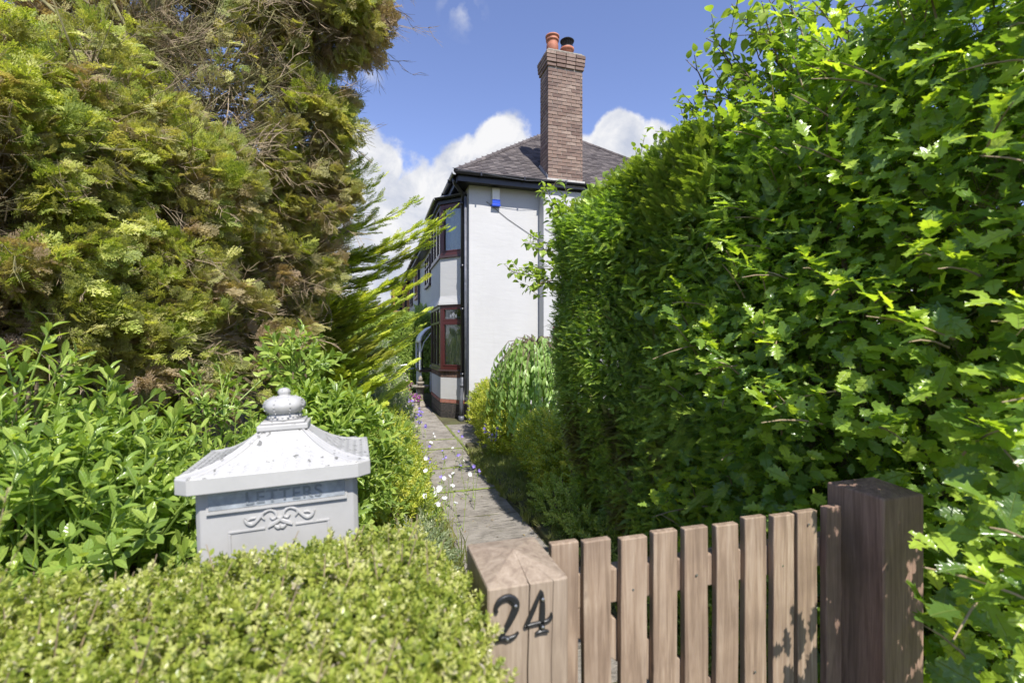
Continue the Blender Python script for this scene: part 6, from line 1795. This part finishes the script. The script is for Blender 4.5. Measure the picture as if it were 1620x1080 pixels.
# feathery bright conifer nearer the path
t = thing('feathery_conifer', 'bright yellow-green conifer with long pointed feathery branches reaching towards the house', 'tree', (-1.0, 6.2, 0))
m = MB(); m.tube([(-1.0, 6.2, -.1), (-1.0, 6.2, 2), (-.95, 6.2, 4.6)], [.11, .08, .03], 8); m.build('trunk', 'mossy_branch', t, True)
rs = random.Random(13); P_, Y_, S_, N_ = [], [], [], []; m = MB()
ends = [(500, 360, 4.9), (470, 500, 4.8), (530, 420, 5.0), (560, 470, 5.2), (610, 450, 5.6), (510, 550, 4.9), (590, 340, 5.5), (560, 310, 5.3), (450, 590, 4.7), (620, 560, 5.8), (650, 575, 6.1), (712, 338, 5.6), (705, 362, 5.6), (690, 352, 5.6), (668, 350, 5.6), (660, 395, 5.8), (660, 428, 5.8), (672, 440, 5.6), (655, 320, 5.8), (590, 262, 5.6), (600, 285, 5.6), (598, 312, 5.6), (560, 205, 5.6), (545, 170, 5.4), (672, 492, 6.0), (645, 470, 5.8), (640, 410, 5.8), (620, 380, 5.8),
        (625, 500, 5.8), (665, 520, 6.2), (640, 545, 6.0), (600, 560, 5.8), (560, 540, 5.4), (620, 580, 6.0), (590, 600, 5.8), (540, 330, 5.4), (560, 400, 5.4), (540, 450, 5.2), (500, 480, 5.0), (470, 450, 5.0), (500, 400, 5.0), (520, 540, 5.2), (460, 560, 4.9), (430, 520, 4.8), (560, 360, 5.4), (590, 440, 5.6), (610, 530, 5.8), (580, 500, 5.6), (540, 590, 5.4), (640, 610, 6.3), (600, 640, 6.0), (560, 640, 5.6), (500, 600, 5.2)]
allends = []
for (px, py, d) in ends:
    allends.append(pt(px, py, d))
    for j in range(3 if px < 610 else (1 if py > 430 else 0)): allends.append(pt(px + rs.uniform(-75, -5), py + rs.uniform(-25, 45), d + rs.uniform(-.5, .9)))
for i in range(55):
    a = rs.uniform(0, 6.28); z = rs.uniform(.6, 4.2); rr = .35 + .95 * (1 - abs(z - 1.9) / 3.4) * rs.uniform(.6, 1); allends.append(Vector((-1.0 + rr * math.cos(a), 6.2 + rr * math.sin(a), z)))
for e in allends:
    L0 = 1.5; h = Vector((e.x + 1.0, e.y - 6.2, 0)); dist = h.length; a = Vector((-1.0, 6.2, max(.4, e.z - .22 * dist)))
    pts = [a.lerp(e, k / 8) + Vector((0, 0, -.14 * math.sin(math.pi * k / 8) * dist)) for k in range(9)]
    m.tube(pts, [.016 * (1.1 - k / 8) * max(.4, dist / 1.6) for k in range(9)], 5)
    nb_ = int(9 + dist * 15)
    for j in range(nb_):
        q = .28 + .72 * (j + rs.random()) / nb_; k = min(7, int(q * 8)); p = pts[k].lerp(pts[k + 1], q * 8 - k); dm = (pts[k + 1] - pts[k]).normalized()
        side = dm.cross(Vector((0, 0, 1))).normalized() * rs.uniform(-1, 1); sp = .95 * (1 - q) + .28
        off = side * sp * .30 + Vector((0, 0, rs.uniform(-.05, .05)))
        for c in range(2):
            P_.append(tuple(p + off * rs.uniform(.1, 1))); Y_.append(tuple((dm + side * .5 + Vector((0, 0, rs.uniform(-.22, .10)))).normalized())); N_.append((rs.uniform(-.4, .4), rs.uniform(-.6, .2), 1)); S_.append(rs.uniform(.15, .27) * (1.15 - .45 * q))
m.build('branch', 'bark', t, True)['kind'] = 'stuff'
P_ = A3(P_); tn = np.clip((lumpy(P_, 3, 9) - .75) * 2, 0, .5)
leafy(t, P_, quat_frames(A3(Y_), A3(N_)), A3(S_), LEY, 200, part='spray', tint=tn)

# dark evergreen masses that close the gap behind (neighbouring garden)
def far_tree(label, c, r, n, hue, size, loc):
    t = thing('evergreen_tree', label, 'tree', loc); m = MB(); m.tube([(c[0], c[1], -.1), (c[0], c[1], c[2])], [.12, .05], 7); m.build('trunk', 'bark', t)
    P, O, idx = blobs_points([(c, r), ((c[0] + r[0] * .5, c[1] - .3, c[2] - r[2] * .3), (r[0] * .6, r[1] * .6, r[2] * .6)), ((c[0] - r[0] * .5, c[1] + .2, c[2] + r[2] * .2), (r[0] * .6, r[1] * .6, r[2] * .6))], n, (.6, 1.08)); k = P[:, 2] > .05; P, O = P[k], O[k]
    k = lumpy(P, 3, int(n)) > RNG.uniform(0, .5, len(P)); P, O = P[k], O[k]
    scatter('crown', t, P, quat_frames(unit(O + UP * .4 + rnd_dirs(len(P)) * .4), rnd_dirs(len(P))), RNG.uniform(*size, len(P)), hue); return t


far_tree('dark conifer behind the feathery branches, closing the left side of the garden', (-2.2, 8.0, 1.7), (1.3, 1.2, 1.9), 3600, LEY, (.25, .42), (-2.2, 8, 0))
far_tree('dark bushy conifer deep behind the laurel at the left edge', (-3.6, 5.0, 1.5), (1.3, 1.2, 1.9), 3400, CYP, (.22, .38), (-3.6, 5, 0))
far_tree('dark undergrown conifer behind the narrow-leaved shrub', (-2.3, 5.6, 1.0), (.9, .9, 1.2), 2200, LEY, (.2, .34), (-2.3, 5.6, 0))
far_tree('low green tree beyond the clipped hedge showing against the clouds', (-.9, 19, 1.6), (1.9, 1.4, 1.5), 2600, LOWG, (2.0, 3.0), (-.9, 19, 0))
far_tree('distant tree left of the neighbouring house', (-4.0, 26, 1.5), (3.5, 2.5, 2.3), 2600, LOWG, (2.6, 4.0), (-4, 26, 0))
lampst = thing('street_lamp', 'slim distant street lamp just showing above the far tree', 'street lamp', (-.2, 34, 0))
m = MB(); m.tube([(-.2, 34, 0), (-.2, 34, 3.9), (-.12, 34, 4.15), (.1, 34, 4.25)], [.06, .04, .035, .03], 6); m.build('pole', 'grey_pipe', lampst)
m = MB(); m.box((.08, 33.9, 4.18), (.5, 34.1, 4.30)); m.build('lamp_head', 'grey_pipe', lampst, bevel=.03)

litter = leaf_mat('dry_leaf', [(0.0, (0.16, 0.11, 0.06)), (0.6, (0.30, 0.22, 0.12)), (1.0, (0.42, 0.36, 0.20))], trans=.2, rough=.8)
DRY = [tmesh('dry_leaf', *leaf_geo(1, W, 3, .5, .4), 'dry_leaf') for W in (.5, .35)]
n = 520; P = np.stack([np.where(RNG.uniform(0, 1, n) < .6, RNG.choice([.64, 1.33], n) + RNG.normal(0, .05, n), RNG.uniform(.62, 1.34, n)), RNG.uniform(1.4, 12, n), np.full(n, .008)], 1)
g = scatter('fallen_leaves', None, P, quat_frames(unit(rnd_dirs(n) * A3([1, 1, .12])), np.tile(UP, (n, 1))), RNG.uniform(.015, .04, n), DRY)
g['label'] = 'small dry leaves fallen along the edges of the stone path'; g['category'] = 'leaf litter'
